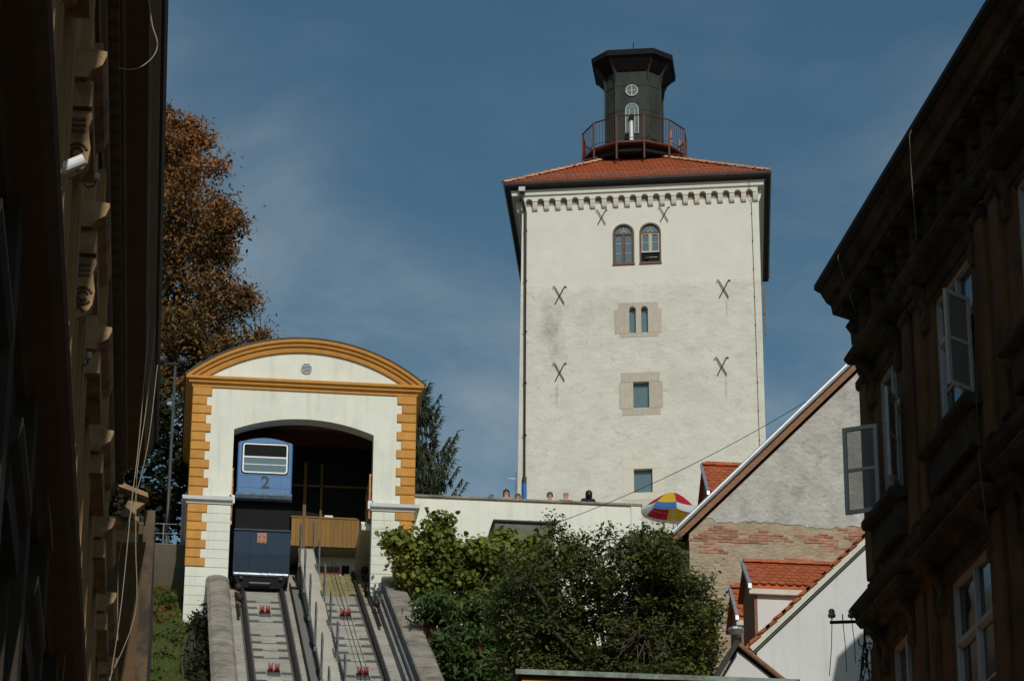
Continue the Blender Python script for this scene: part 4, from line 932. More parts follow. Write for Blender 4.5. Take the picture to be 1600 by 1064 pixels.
def dormer(root, xf, xb, y0, y1, zE, zR, cheek, roofz):
    """dormer projecting to -X: south eave at y0, ridge at y1"""
    d = Vector((0, y1-y0, zR-zE)); L_ = d.length; up = d.normalized()
    MB().add([(xf, y0, zE), (xb, y0, zE), (xb, y1, zR), (xf, y1, zR), (xf, y0, zE-.09), (xb, y0, zE-.09), (xb, y1, zR-.09), (xf, y1, zR-.09)],
             [(0, 1, 2, 3), (7, 6, 5, 4), (0, 4, 5, 1), (1, 5, 6, 2), (2, 6, 7, 3), (3, 7, 4, 0)]).build('dormer_roof', M['tile'], root)
    MB().add([(xf, y1, zR-.001), (xb, y1, zR-.001), (xb, 2*y1-y0, zE), (xf, 2*y1-y0, zE)], [(0, 1, 2, 3)]).build('dormer_back_slope', M['tile'], root)
    tile_slope(root, (xf+.02, y0, zE), (1, 0, 0), up, xb-xf, int(L_/.145)+1, limit=lambda x, s: s < L_-.05)
    for k in range(int((xb-xf)/.36)+1):
        MB().sweep([(-.10, 0), (-.06, .06), (0, .09), (.06, .06), (.10, 0)], [((xf+k*.36+t*.38, y1, zR+.01+(.012 if t else 0)), (0, 1, 0), (0, 0, 1)) for t in (0, 1)]).build('ridge_tile', M['tile'], root)
    # barge board at the free end, cheek wall under the eave, front wall
    MB().add([(xf-.05, y0-.06, zE-.10), (xf-.05, y1, zR-.04), (xf-.05, y1, zR+.05), (xf-.05, y0-.06, zE+.0), (xf+.02, y0-.06, zE-.10), (xf+.02, y1, zR-.04), (xf+.02, y1, zR+.05), (xf+.02, y0-.06, zE+.0)],
             [(0, 1, 2, 3), (7, 6, 5, 4), (0, 4, 5, 1), (1, 5, 6, 2), (2, 6, 7, 3), (3, 7, 4, 0)]).build('barge_board', M['zinc'], root)
    MB().box(xf+.16, xb, y0+.10, y0+.2, roofz-.3, zE-.02).build('cheek_wall', cheek, root)
    MB().prism([(y0+.1, roofz-.6), (2*y1-y0-.1, roofz-.6), (2*y1-y0-.1, zE-.05), (y1, zR-.1), (y0+.1, zE-.05)], 'x', xf+.10, xf+.158).build('dormer_front', M['fasciabrown'], root)
    MB().box(xf-.02, xb, y0-.02, y0+.08, zE-.20, zE-.095).build('eave_board', M['verge'] if cheek is M['housewhite'] else M['fasciabrown'], root)
gh = thing('gable_house', 'tall house gable of grey render over crumbling brick with a zinc verge', 'house', (17, 70, 15))
GX, GZ, GS = 11.97, 25.07, 1.0214
vz = lambda x: GZ+(x-GX)*GS
MB().prism([(12.4, 12), (24.5, 12), (24.5, vz(12.4)-.3), (18.9, vz(18.9)-.35), (12.4, vz(12.4)-.33)], 'y', 70.0, 82).build('wall', M['render_tan'], gh)
# the sounder grey render coat: proud of the wall, ragged lower edge
rr = random.Random(5); low = []
for i in range(61):
    x = 12.85+i*.12; low.append((x, 25.50+.045*math.sin(x*2.3)+rr.uniform(-.035, .035)+(.12 if x < 13.05 else 0)))
top = [(24.4, vz(12.5)), (18.9, vz(18.9)-.4), (low[0][0]-.05, vz(low[0][0]-.05)-.36)]
MB().prism(low+[(24.4, 25.5)]+top, 'y', 69.985, 69.999).build('render_coat', M['render_grey'], gh)
# exposed bricks in ragged patches
bk = MB().bev(-.12, .12, -.02, .06, -.031, .031, .006).mesh('brick'); bk.materials.append(M['brick'])
def patch(x, z, blobs): return any(((x-a)/ra)**2+((z-b)/rb)**2 < 1+.35*math.sin(x*17+z*23) for (a, b, ra, rb) in blobs)
BL = [(13.2, 25.27, .55, .16), (13.9, 25.12, .85, .17), (14.6, 25.15, .45, .12), (15.6, 25.15, .5, .15), (16.1, 24.9, .4, .12), (16.7, 25.3, .5, .2), (13.0, 24.75, .35, .1), (15.2, 24.6, .35, .1), (14.2, 23.0, .6, .1), (13.5, 21.9, .3, .16), (13.9, 22.4, .25, .1), (12.75, 25.05, .25, .2)]
z = 21.6; row = 0; nb = 0
while z < 25.5:
    x = 12.5+(.13 if row % 2 else 0)
    while x < 17.4:
        if patch(x, z, BL) and rr.random() < .95 and nb < 300:
            link('brick', bk, None, gh, M=Matrix.Translation((x, 70.006+rr.uniform(-.008, .012), z)) @ Matrix.Rotation(rr.uniform(-.03, .03), 4, 'Y')); nb += 1
        x += .252
    z += .074; row += 1
# roof slabs, zinc verge, barge board and tile edge
for (xa, xb2) in ((11.86, 18.9),):
    MB().prism([(xa, vz(xa)-.06), (xb2, vz(xb2)-.06), (xb2, vz(xb2)+.1), (xa, vz(xa)+.1)], 'y', 69.8, 82.2).build('roof_slab', M['tile'], gh)
MB().prism([(18.9, vz(18.9)-.06), (25, vz(12.8)-.06), (25, vz(12.8)+.1), (18.9, vz(18.9)+.1)], 'y', 69.8, 82.2).build('roof_slab', M['tile'], gh)
MB().prism([(11.98, vz(11.98)-.27), (18.9, vz(18.9)-.27), (18.9, vz(18.9)-.065), (11.9, vz(11.9)-.065)], 'y', 69.84, 69.95).build('barge_board', M['fasciabrown'], gh)
MB().tube([(11.95, 69.79, vz(11.95)+.04), (15.4, 69.79, vz(15.4)+.05), (18.9, 69.79, vz(18.9)+.04)], .062, 10).build('zinc_verge', M['zinc'], gh)
x = 12.2; 
while x < 18.6:
    MB().prism([(x, vz(x)-.062), (x+.2, vz(x+.2)-.062), (x+.2, vz(x+.2)-.02), (x, vz(x)-.035)], 'y', 69.80, 69.84).build('verge_tile', M['tile_new'], gh); x += .21
g = MB()
for i in range(9): pass
prof = [(.12*math.cos(t), .12*math.sin(t)) for t in np.linspace(math.pi, 2*math.pi, 9)]+[(.105*math.cos(t), .105*math.sin(t)) for t in np.linspace(2*math.pi, math.pi, 9)]
g.sweep(prof, [((11.80, y_, vz(11.9)-.02), (1, 0, 0), (0, 0, 1)) for y_ in (69.7, 82)]).build('gutter', M['gutter'], gh)
MB().prism([(11.80+.12*math.cos(t), vz(11.9)-.02+.12*math.sin(t)) for t in np.linspace(math.pi, 2*math.pi, 12)], 'y', 69.68, 69.699).build('gutter_end', M['zinc'], gh)
MB().tube([(11.83, 69.85, vz(11.9)-.1), (11.86, 69.9, 24.2), (12.2, 69.9, 23.6), (12.28, 69.9, 14)], .12, 9).build('downpipe', M['iron'], gh)
MB().box(12.05, 12.39, 70.05, 81.5, 23.3, 24.75).build('timber_lining', M['iron'], gh)
p = at(1107, 768, 74); q = at(1107, 728, 74.9)
dormer(gh, p.x, p.x+2.2, 74, 74.9, p.z, q.z, M['fasciabrown'], p.z-1.0)

# ------------------------------------------------------------------ white house
wh = thing('white_house', 'white rendered house gable with red tiled dormers beside the brick house', 'house', (14, 56, 10))
HX, HZ, HS = 11.09, 18.21, .98
hz = lambda x: HZ+(x-HX)*HS
MB().prism([(11.22, 8), (21.5, 8), (21.5, hz(11.2)-.1), (16.4, hz(16.4)-.16), (11.22, hz(11.22)-.14)], 'y', 56.0, 66).build('wall', M['housewhite'], wh)
MB().prism([(11.0, hz(11.0)-.02), (16.4, hz(16.4)-.02), (16.4, hz(16.4)+.07), (11.0, hz(11.0)+.07)], 'y', 55.93, 66.2).build('roof_slab', M['tile'], wh)
MB().prism([(16.4, hz(16.4)-.02), (22, hz(10.8)-.02), (22, hz(10.8)+.07), (16.4, hz(16.4)+.07)], 'y', 55.93, 66.2).build('roof_slab', M['tile'], wh)
MB().prism([(11.12, hz(11.12)-.17), (16.4, hz(16.4)-.17), (16.4, hz(16.4)-.022), (11.05, hz(11.05)-.022)], 'y', 55.88, 55.998).build('verge_board', M['verge'], wh)
MB().prism([(11.14, hz(11.14)-.225), (16.4, hz(16.4)-.225), (16.4, hz(16.4)-.172), (11.12, hz(11.12)-.172)], 'y', 55.93, 55.998).build('verge_shadow_strip', M['awning'], wh)  # dark strip standing in for the shadow under the verge board
x = 11.05; rr = random.Random(8)
while x < 16.2:
    h = rr.uniform(.0, .02); MB().prism([(x, hz(x)+.0+h), (x+.24, hz(x+.24)-.03+h), (x+.24, hz(x+.24)+.035+h), (x, hz(x)+.085+h)], 'y', 55.84, 56.1).build('verge_tile', M['tile_new'], wh); x += .165
for (py0, py1, pxl, Y0, Y1) in ((912, 880, 1172, 57.6, 58.3), (962, 920, 1152, 61.2, 61.9)):
    p = at(pxl, py0, Y0); q = at(pxl, py1, Y1)
    dormer(wh, p.x, p.x+2.0, Y0, Y1, p.z, q.z, M['housewhite'], p.z-1.1)
A, Lp, Rp = at(1160, 998, 54.6), at(1098, 1100, 54.6), at(1275, 1090, 54.6)
def slab(a, b, th, y0, y1):
    n = Vector((-(b.z-a.z), 0, b.x-a.x)).normalized()*th
    if n.z < 0: n = -n
    return MB().prism([(a.x, a.z), (b.x, b.z), (b.x+n.x, b.z+n.z), (a.x+n.x, a.z+n.z)], 'y', y0, y1)
MB().prism([(A.x, A.z-.08), (Lp.x+.1, Lp.z), (Lp.x+.1, 10), (Rp.x-.1, 10), (Rp.x-.1, Rp.z)], 'y', 55.1, 55.99).build('porch_wall', M['housewhite'], wh)
slab(A, Lp, .10, 54.8, 56.0).build('porch_roof', M['iron'], wh)
slab(A, Rp, .05, 55.02, 56.0).build('porch_roof', M['fasciabrown'], wh)
MB().tube([A+Vector((-.02, .4, .03)), Rp+Vector((0, .4, .03))], .05, 8).build('porch_gutter', M['fasciabrown'], wh)
MB().lathe([(0, -.14), (.1, -.1), (.16, 0), (.15, .05), (0, .05)], 12, at(1150, 985, 55.2)).build('gutter_bowl', M['steel'], wh)

# ------------------------------------------------------------------ lower station (only its roof edge shows)
lo = thing('lower_station', 'lower station roof with verdigris edge over an ochre fascia, bottom of the picture', 'station', (6, 36, 0))
MB().box(4.4, 7.7, 36.4, 42, 0, 11.5).build('wall', M['left_wall'], lo)
MB().box(4.17, 7.75, 36.0, 42.2, 11.80, 11.865).build('roof_edge', M['greenroof'], lo)
MB().box(4.22, 7.72, 36.04, 42.1, 11.775, 11.797).build('roof_shadow_board', M['iron'], lo)
MB().box(4.26, 7.70, 36.08, 42.0, 11.45, 11.773).build('fascia_board', M['orange'], lo)
cornice(MB(), [(4.4, 42), (4.4, 36.4), (7.7, 36.4)], [(0, 11.1), (.08, 11.12), (.12, 11.25), (.24, 11.3), (.26, 11.44), (0, 11.445)]).build('cornice', M['orange'], lo)

# ------------------------------------------------------------------ right street building
RA = R_(-88.5); CR = (8.72, 36.1)
rb = thing('street_building', 'dark sooty ochre street building on the right with open white windows', 'building', (CR[0], CR[1], 0), RA)
def R(mb, name, m, parent=None, smooth=False):
    me = mb.mesh(name, smooth); o = bpy.data.objects.new(name, me); COL.objects.link(o); me.materials.append(m); o.parent = parent or rb; return o
BAYS = [(.72, 1.76), (3.35, 4.98), (6.68, 8.31), (10.0, 11.63)]
UZ0, UZ1, LZ0, LZ1 = 13.86, 15.68, 10.0, 12.1
holes = [(a, b, UZ0, UZ1, 0) for a, b in BAYS]+[(a+.1, b+.1, LZ0, LZ1, 0) for a, b in BAYS]
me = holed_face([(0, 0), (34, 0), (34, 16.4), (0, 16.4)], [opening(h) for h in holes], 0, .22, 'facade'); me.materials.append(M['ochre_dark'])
o = bpy.data.objects.new('facade', me); COL.objects.link(o); o.parent = rb
R(MB().box(0.0, .02, .002, 11, 0, 16.4), 'end_wall', M['ochre_dark'])
R(MB().box(.021, 34, 10.98, 11, 0, 16.4), 'rear_wall', M['ochre_dark'])
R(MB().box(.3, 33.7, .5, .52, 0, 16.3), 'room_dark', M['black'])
path = [(0, 0), (34, 0)]
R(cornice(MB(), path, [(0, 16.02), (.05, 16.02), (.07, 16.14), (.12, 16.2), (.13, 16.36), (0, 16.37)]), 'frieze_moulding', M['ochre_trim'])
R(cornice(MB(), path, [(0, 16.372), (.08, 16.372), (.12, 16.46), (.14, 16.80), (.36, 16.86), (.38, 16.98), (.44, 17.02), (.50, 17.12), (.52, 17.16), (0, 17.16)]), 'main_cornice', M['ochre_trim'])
R(cornice(MB(), path, [(.38, 17.162), (.54, 17.16), (.60, 17.20), (.60, 17.26), (.38, 17.22)]), 'gutter', M['iron'])
R(MB().add([(-.05, -.5, 17.2), (34, -.5, 17.2), (34, 5.5, 20.8), (4.5, 5.5, 20.8), (-.05, 11.6, 17.2), (34, 11.6, 17.2)], [(0, 1, 2, 3), (0, 3, 4), (4, 3, 2, 5), (0, 4, 5, 1)]), 'roof', M['tile'])
md = MB().prism([(-.05, 0), (-.21, .06), (-.21, .11), (0, .11)], 'x', -.09, .09).sweep([(-.05, 0), (-.14, -.12), (-.08, -.2), (0, -.2), (0, 0)], [((x, 0, 0), (0, 1, 0), (0, 0, 1)) for x in (-.07, .07)]).mesh('modillion'); md.materials.append(M['ochre_trim'])
u = .35
while u < 14:
    o = bpy.data.objects.new('modillion', md); COL.objects.link(o); o.parent = rb; o.location = (u, -.13, 16.70); u += .62
R(cornice(MB(), path, [(0, 12.50), (.08, 12.5), (.10, 12.6), (.18, 12.66), (.26, 12.76), (.28, 12.84), (.25, 12.87), (0, 12.93)]), 'string_course', M['ochre_trim'])
R(cornice(MB(), path, [(0, 13.08), (.03, 13.08), (.04, 13.16), (0, 13.17)]), 'plinth_moulding', M['ochre_trim'])
for (a, b) in ((.08, .42), (2.2, 2.55), (2.72, 3.0), (5.35, 5.65), (5.95, 6.25), (8.7, 9.0), (9.3, 9.6)):
    R(MB().bev(a, b, -.07, .0, 13.18, 15.98, .02), 'pilaster', M['ochre_dark']); R(MB().bev(a-.04, b+.04, -.11, .0, 15.78, 15.92, .03), 'capital', M['ochre_trim'])
    R(MB().bev(a, b, -.06, .0, 8, 12.3, .02), 'pilaster', M['ochre_dark'])
def casement(wd, ht, mat_=None):
    mat_ = mat_ or M['greywhite']
    lp = [(0, 0), (wd, 0), (wd, ht), (0, ht)]; mb, _ = frame_ring(lp, .05, -.02, .02)
    return mb
def open_leaf(u, z, wd, ht, ang, hinge, par):
    """leaf hinged at u; ang = swing outwards; hinge +1: leaf runs to +u when shut"""
    Mx = Matrix.Translation((u, -.03, z)) @ Matrix.Rotation(-ang*hinge, 4, 'Z')
    mb = casement(wd, ht); mb.v = [(v[0]*hinge, v[1], v[2]) for v in mb.v]
    o = R(mb, 'casement', M['greywhite'], par); o.matrix_basis = Mx
    for (x0, x1, z0, z1, nm, m) in ((.05, wd-.05, ht*.5-.018, ht*.5+.018, 'glazing_bar', 'greywhite'),):
        g_ = R(MB().box(min(x0*hinge, x1*hinge), max(x0*hinge, x1*hinge), -.015, .015, z0, z1), nm, M[m], par); g_.matrix_basis = Mx
    g_ = R(MB().box(min(.04*hinge, (wd-.04)*hinge), max(.04*hinge, (wd-.04)*hinge), -.003, .003, .04, ht-.04), 'pane', CLEAR, par); g_.matrix_basis = Mx
# clear window glass for open leaves
mC, ntC, pC = nodes_of('thin_clear_glass'); tC = ntC.nodes.new('ShaderNodeBsdfTransparent'); gC = ntC.nodes.new('ShaderNodeBsdfGlossy'); xC = ntC.nodes.new('ShaderNodeMixShader'); fC = ntC.nodes.new('ShaderNodeFresnel')
tC.inputs['Color'].default_value = (.86, .86, .85, 1); gC.inputs['Roughness'].default_value = .03; fC.inputs['IOR'].default_value = 1.35
ntC.links.new(fC.outputs[0], xC.inputs[0]); ntC.links.new(tC.outputs[0], xC.inputs[1]); ntC.links.new(gC.outputs[0], xC.inputs[2]); dC = ntC.nodes.new('ShaderNodeBsdfDiffuse'); dC.inputs['Color'].default_value = (.5, .5, .52, 1); yC = ntC.nodes.new('ShaderNodeMixShader'); yC.inputs[0].default_value = .3
ntC.links.new(xC.outputs[0], yC.inputs[1]); ntC.links.new(dC.outputs[0], yC.inputs[2]); ntC.links.new(yC.outputs[0], ntC.nodes['Material Output'].inputs['Surface'])
CLEAR = mC
def window_right(a, b, z0, z1, upper, leaves, idx):
    mb, _ = frame_ring([(a, z0), (b, z0), (b, z1), (a, z1)], .055, .05, .16); w_ = R(mb, 'window', M['greywhite'])
    c = (a+b)/2; zt2 = z1-.58 if upper else z1-.72
    R(MB().box(c-.035, c+.035, .06, .15, z0+.05, z1-.05), 'mullion', M['greywhite'], w_)
    R(MB().box(a+.05, b-.05, .055, .145, zt2-.03, zt2+.03), 'transom', M['greywhite'], w_)
    for s, (xa, xb) in enumerate(((a+.055, c-.035), (c+.035, b-.055))):
        R(MB().box(xa, xb, .112, .12, zt2+.03, z1-.05), 'pane', M['streetglass'], w_)
        if s in leaves:
            continue
        R(MB().box(xa, xb, .112, .12, z0+.05, zt2-.03), 'pane', M['streetglass'], w_)
        zm = z0+(zt2-z0)*.5; R(MB().box(xa, xb, .09, .115, zm-.015, zm+.015), 'glazing_bar', M['greywhite'], w_)
        mb, _ = frame_ring([(xa, z0+.05), (xb, z0+.05), (xb, zt2-.03), (xa, zt2-.03)], .04, .08, .125); R(mb, 'casement', M['greywhite'], w_)
    # curtain behind
    R(MB().sweep([(x, .03*math.sin(x*38)) for x in np.linspace(a+.08, a+.08+(b-a)*.3, 14)]+[(a+.08+(b-a)*.3, .06), (a+.08, .06)], [((0, .28, z), (1, 0, 0), (0, 1, 0)) for z in (z0, z1)]), 'curtain', M['greywhite'], w_)
    # sill, hood on consoles
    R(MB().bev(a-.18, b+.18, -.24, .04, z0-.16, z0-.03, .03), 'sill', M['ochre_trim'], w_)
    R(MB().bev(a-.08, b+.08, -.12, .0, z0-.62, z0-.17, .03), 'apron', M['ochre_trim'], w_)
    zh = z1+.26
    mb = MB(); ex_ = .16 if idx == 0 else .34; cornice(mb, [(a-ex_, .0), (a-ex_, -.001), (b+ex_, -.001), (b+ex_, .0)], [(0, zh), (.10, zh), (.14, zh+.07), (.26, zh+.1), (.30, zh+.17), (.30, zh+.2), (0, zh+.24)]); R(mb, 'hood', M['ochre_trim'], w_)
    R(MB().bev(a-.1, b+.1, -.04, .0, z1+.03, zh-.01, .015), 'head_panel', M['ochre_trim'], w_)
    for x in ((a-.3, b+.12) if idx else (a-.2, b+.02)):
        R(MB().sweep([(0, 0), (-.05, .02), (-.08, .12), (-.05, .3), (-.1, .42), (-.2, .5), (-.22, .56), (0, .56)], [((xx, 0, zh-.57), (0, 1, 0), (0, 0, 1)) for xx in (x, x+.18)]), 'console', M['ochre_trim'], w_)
    return w_, zt2
for i, (a, b) in enumerate(BAYS):
    lv = (0, 1) if i == 0 else ((1,) if i == 1 else ())
    w_, zt2 = window_right(a, b, UZ0, UZ1, True, lv, i)
    hgt = zt2-UZ0-.08; c = (a+b)/2
    if i == 0:
        open_leaf(a+.04, UZ0+.05, .46, hgt, R_(122), 1, w_); open_leaf(b-.08, UZ0+.05, .46, hgt, R_(150), -1, w_)
    if i == 1:
        open_leaf(b-.055, UZ0+.05, .44, hgt+.0, R_(125), -1, w_)
    window_right(a+.1, b+.1, LZ0, LZ1, False, (), i)
R(MB().box(-12, -.5, 4.75, 11, 0, 22.2), 'unseen_shadow_wing', M['ochre_dark'])  # unseen wing and roof, added to cast a shadow on the white house
R(MB().prism([(4.75, 22.2), (5.0, 23.3), (5.5, 23.8), (11, 24.2), (11, 22.2)], 'x', -12, -.5), 'unseen_shadow_wing_roof', M['tile'])

# insulator bracket on the end wall
p0 = at(1362, 970, 36.3); p1 = at(1297, 972, 36.3)
ib = thing('insulator_bracket', 'black iron bracket with porcelain insulators and wires on the building corner', 'bracket', p0)
MB().tube([p0, p1], .022, 6).build('bar', M['iron'], ib)
for i, px in enumerate((1300, 1317, 1331, 1349)):
    q = at(px, 971, 36.3); 
    MB().tube([q, q+Vector((0, 0, .10))], .008, 5).build('pin', M['iron'], ib)
    if i in (0, 2): MB().lathe([(.02, 0), (.05, .015), (.05, .05), (.028, .06), (.045, .08), (.03, .115), (0, .12)], 10, q+Vector((0, 0, .05))).build('insulator', M['porcelain'], ib, smooth=True)
    e = at((1296, 1323, 1337, 1349)[i], (1055, 1050, 1035, 1047)[i], 36.3)
    MB().tube([q, (q+e)/2+Vector((.01, 0, 0)), e], .005, 4).build('wire', M['wire'], ib)
q = at(1362, 1004, 36.3)
MB().tube([q, q+Vector((-.09, 0, -.01)), q+Vector((-.12, 0, -.05)), q+Vector((-.16, 0, -.04)), q+Vector((-.17, 0, .04))], .010, 5).build('hook', M['iron'], ib)

# ------------------------------------------------------------------ left street building
lbd = thing('street_building', 'dark ochre street building on the left with sunlit window hoods and carved consoles', 'building', (-1.35, 25, 0))
LX = -1.35; Yn, Ye = 6.0, 50.6
MB().box(-10, LX, Yn, Ye, 0, 19.6).build('wall', M['left_wall'], lbd)
ep = [(LX, Ye), (LX, Yn)]       # walked towards the camera: outside (+X) is on the ... checked below
def lcorn(prof, name, m, y0=Yn, y1=Ye): 
    MB().sweep([(p[0], p[1]) for p in prof], [((LX, y_, 0), (1, 0, 0), (0, 0, 1)) for y_ in (y0, y1)]).build(name, m, lbd)
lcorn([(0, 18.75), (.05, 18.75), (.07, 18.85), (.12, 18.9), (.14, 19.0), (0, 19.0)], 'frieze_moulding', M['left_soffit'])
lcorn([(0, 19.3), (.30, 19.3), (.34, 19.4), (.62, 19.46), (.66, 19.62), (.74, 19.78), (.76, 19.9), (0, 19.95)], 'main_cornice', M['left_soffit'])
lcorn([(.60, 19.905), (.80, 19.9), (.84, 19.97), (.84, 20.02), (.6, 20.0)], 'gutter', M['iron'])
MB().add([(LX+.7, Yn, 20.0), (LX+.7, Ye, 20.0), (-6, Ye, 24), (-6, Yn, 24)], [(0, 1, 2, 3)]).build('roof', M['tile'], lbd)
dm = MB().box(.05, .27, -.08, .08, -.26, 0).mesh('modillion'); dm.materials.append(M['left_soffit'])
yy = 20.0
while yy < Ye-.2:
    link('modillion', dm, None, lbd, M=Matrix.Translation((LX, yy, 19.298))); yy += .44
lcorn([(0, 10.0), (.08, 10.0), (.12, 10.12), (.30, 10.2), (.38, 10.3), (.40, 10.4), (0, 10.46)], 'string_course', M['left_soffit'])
def left_window(Yc, ztop, zs, cons=True, pr=1.0, tm='left_trim', wm='left_wall'):
    """Yc: near edge of the hood"""
    wd = 1.65; y0, y1 = Yc, Yc+wd+.3
    w_ = MB().box(LX-.001, LX+.03, y0+.3, y1-.3, zs, ztop-.75).build('window', M['glass_dark'], lbd)
    for (a, b) in ((y0+.16, y0+.3), (y1-.3, y1-.16)): MB().box(LX+.001, LX+.11, a, b, zs-.1, ztop-.5).build('architrave', M[wm], w_)
    MB().box(LX+.031, LX+.06, y0+.3, y0+.36, zs, ztop-.76).build('frame', M['greywhite'], w_); MB().box(LX+.031, LX+.05, (y0+y1)/2-.03, (y0+y1)/2+.03, zs, ztop-.76).build('frame', M['greywhite'], w_)
    MB().bev_x = None
    mb = MB(); prof = [(0, ztop-.34), (.20*pr, ztop-.34), (.24*pr, ztop-.26), (.34*pr, ztop-.2), (.38*pr, ztop-.1), (.38*pr, ztop-.05), (0, ztop)]
    mb.sweep(prof, [((LX, y_, 0), (1, 0, 0), (0, 0, 1)) for y_ in (y0, y1)]).build('hood', M[tm], w_)
    MB().box(LX+.001, LX+.26*pr, y0+.08, y1-.08, ztop-.62, ztop-.342).build('frieze_block', M[tm], w_)
    for yk in ((y0+.14,) if cons else ()):
        c = MB(); prof = [(0, -.02), (.26, -.02), (.27, -.10), (.24, -.2), (.25, -.3), (.27, -.42), (.25, -.58), (.18, -.70), (.08, -.76), (.03, -.9), (0, -.95)]
        c.sweep(prof, [((LX, y_, ztop-.62), (1, 0, 0), (0, 0, 1)) for y_ in (yk, yk+.2)]); c = c.build('console', M['left_trim'], w_)
        # carved scroll and flutes on the side that faces down the street
        for (cx_, cz_, rr_) in ((.14, -.48, .10), (.14, -.48, .055)):
            MB().tube([(LX+cx_+rr_*math.cos(t), yk-.008, ztop-.62+cz_+rr_*math.sin(t)) for t in np.linspace(.3, 5.6, 14)], .016, 5).build('scroll', M['left_soffit'], c)
        for zf in (-.12, -.18, -.24): MB().box(LX+.05, LX+.21, yk-.012, yk+.0, ztop-.62+zf-.012, ztop-.62+zf+.012).build('flute', M['left_soffit'], c)
        MB().tube([(LX+.06, yk-.006, ztop-1.3), (LX+.1, yk-.006, ztop-1.22), (LX+.16, yk-.006, ztop-1.3)], .014, 5).build('leaf', M['left_soffit'], c)
    MB().box(LX+.001, LX+.2, y0+.05, y1-.05, zs-.2, zs-.02).build('sill', M[tm], w_)
for i in range(-3, 7): left_window(26.9+3.62*i, 15.45, 12.3, i < 2)
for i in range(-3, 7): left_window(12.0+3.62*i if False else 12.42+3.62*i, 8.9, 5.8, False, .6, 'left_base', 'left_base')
for i in range(-3, 8):                                       # pilasters between the windows, upper and lower order
    yk = 26.9+3.62*i-.95
    if yk < Ye-.7: MB().box(LX+.001, LX+.10, yk, yk+.5, 10.47, 18.74).build('pilaster', M['left_wall'], lbd)
    yk = 12.42+3.62*i-.95
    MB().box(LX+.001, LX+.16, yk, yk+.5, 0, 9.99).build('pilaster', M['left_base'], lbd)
MB().box(LX+.001, LX+.9, Yn-8, 5.9, 0, 20.8).build('unseen_shade_bay', M['left_wall'], lbd)  # added out of view to shade the facade further up the street
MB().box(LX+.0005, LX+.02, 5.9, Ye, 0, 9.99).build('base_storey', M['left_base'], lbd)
cy = MB().tube([at(70, 275, 25.2), at(131, 250, 25.2)], .058, 14); tag(cy.build('wall_lamp', M['white'], smooth=False), 'pale cylindrical lamp sticking out of the left facade', 'lamp')
for k, (px, py) in enumerate(((150, 283), (138, 562))):
    Yq = 30+k*3; q = at(px, py, Yq)
    t = thing('insulator', ('upper' if k == 0 else 'lower')+' small porcelain insulator on an iron hook on the left facade', 'insulator', q, group='insulators on the left facade')
    MB().lathe([(.02, 0), (.045, .01), (.045, .035), (.03, .04), (.04, .06), (.03, .09), (0, .1)], 10, q).build('cup', M['porcelain'], t, smooth=True)
    MB().tube([q, q+Vector((-.02, 0, -.06)), q+Vector((-.09, 0, -.08)), q+Vector((-.15, 0, -.02)), q+Vector((-.28, 0, 0))], .010, 5).build('hook', M['iron'], t)
# neighbouring lower building further up the street
nbd = thing('neighbour_building', 'narrow brown building end with a broken sunlit cornice beyond the left facade', 'building', (-1, 52.4, 0))
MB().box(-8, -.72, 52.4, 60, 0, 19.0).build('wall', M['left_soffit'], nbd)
MB().box(-.719, -.52, 52.55, 60, 0, 19.3).build('corner_pier', M['ochre_trim'], nbd)
cornice(MB(), [(-8, 52.4), (-.80, 52.4)], [(0, 18.55), (.08, 18.6), (.1, 18.8), (.2, 18.9), (.22, 19.05), (0, 19.1)]).build('cornice', M['left_trim'], nbd)
q = at(212, 765, 52.1); MB().add([(q.x-.32, 52.0, q.z+.12), (q.x+.22, 52.0, q.z-.08), (q.x+.24, 52.0, q.z-.17), (q.x-.3, 52.0, q.z+.02), (q.x-.32, 52.4, q.z+.16), (q.x+.22, 52.4, q.z-.04), (q.x+.24, 52.4, q.z-.17), (q.x-.3, 52.4, q.z+.02)], [(0, 1, 2, 3), (7, 6, 5, 4), (0, 4, 5, 1), (1, 5, 6, 2), (2, 6, 7, 3), (3, 7, 4, 0)]).build('broken_cornice', M['left_trim'], nbd)
q = at(205, 795, 52.1); MB().prism([(q.x-.2, q.z-.15), (q.x+.05, q.z-.17), (q.x+.1, q.z), (q.x+.24, q.z+.12), (q.x-.06, q.z+.16)], 'y', 52.1, 52.39).build('capital', M['left_trim'], nbd)
# loose cables hanging down the left facade
CB = [([(232, 0), (238, 40), (246, 68), (240, 88), (222, 104), (205, 109), (185, 107)], 32, 'pale loose cable looped from the left eave near the top', .010),
      ([(240, 350), (236, 450), (228, 560), (216, 700), (205, 790), (190, 940), (172, 1064)], 44, 'pale cable hanging beside the left eave, leftmost of three', .010),
      ([(250, 360), (243, 500), (228, 640), (214, 740), (212, 850), (211, 960), (170, 1062)], 45, 'pale cable hanging beside the left eave, middle of three', .010),
      ([(246, 570), (236, 660), (226, 720), (205, 800), (186, 870), (184, 1000)], 46, 'pale cable hanging beside the left eave, shortest of three', .009),
      ([(12, 0), (20, 100), (30, 200)], 22, 'thin pale wire hanging at the top left edge', .006), ([(42, 360), (52, 470), (60, 590)], 23, 'thin pale wire hanging midway down the left edge', .006),
      ([(73, 760), (80, 820), (82, 860)], 25, 'thin pale wire hanging low on the left edge', .006), ([(118, 870), (108, 960), (98, 1064)], 30, 'thin brown wire hanging at the bottom left', .006)]
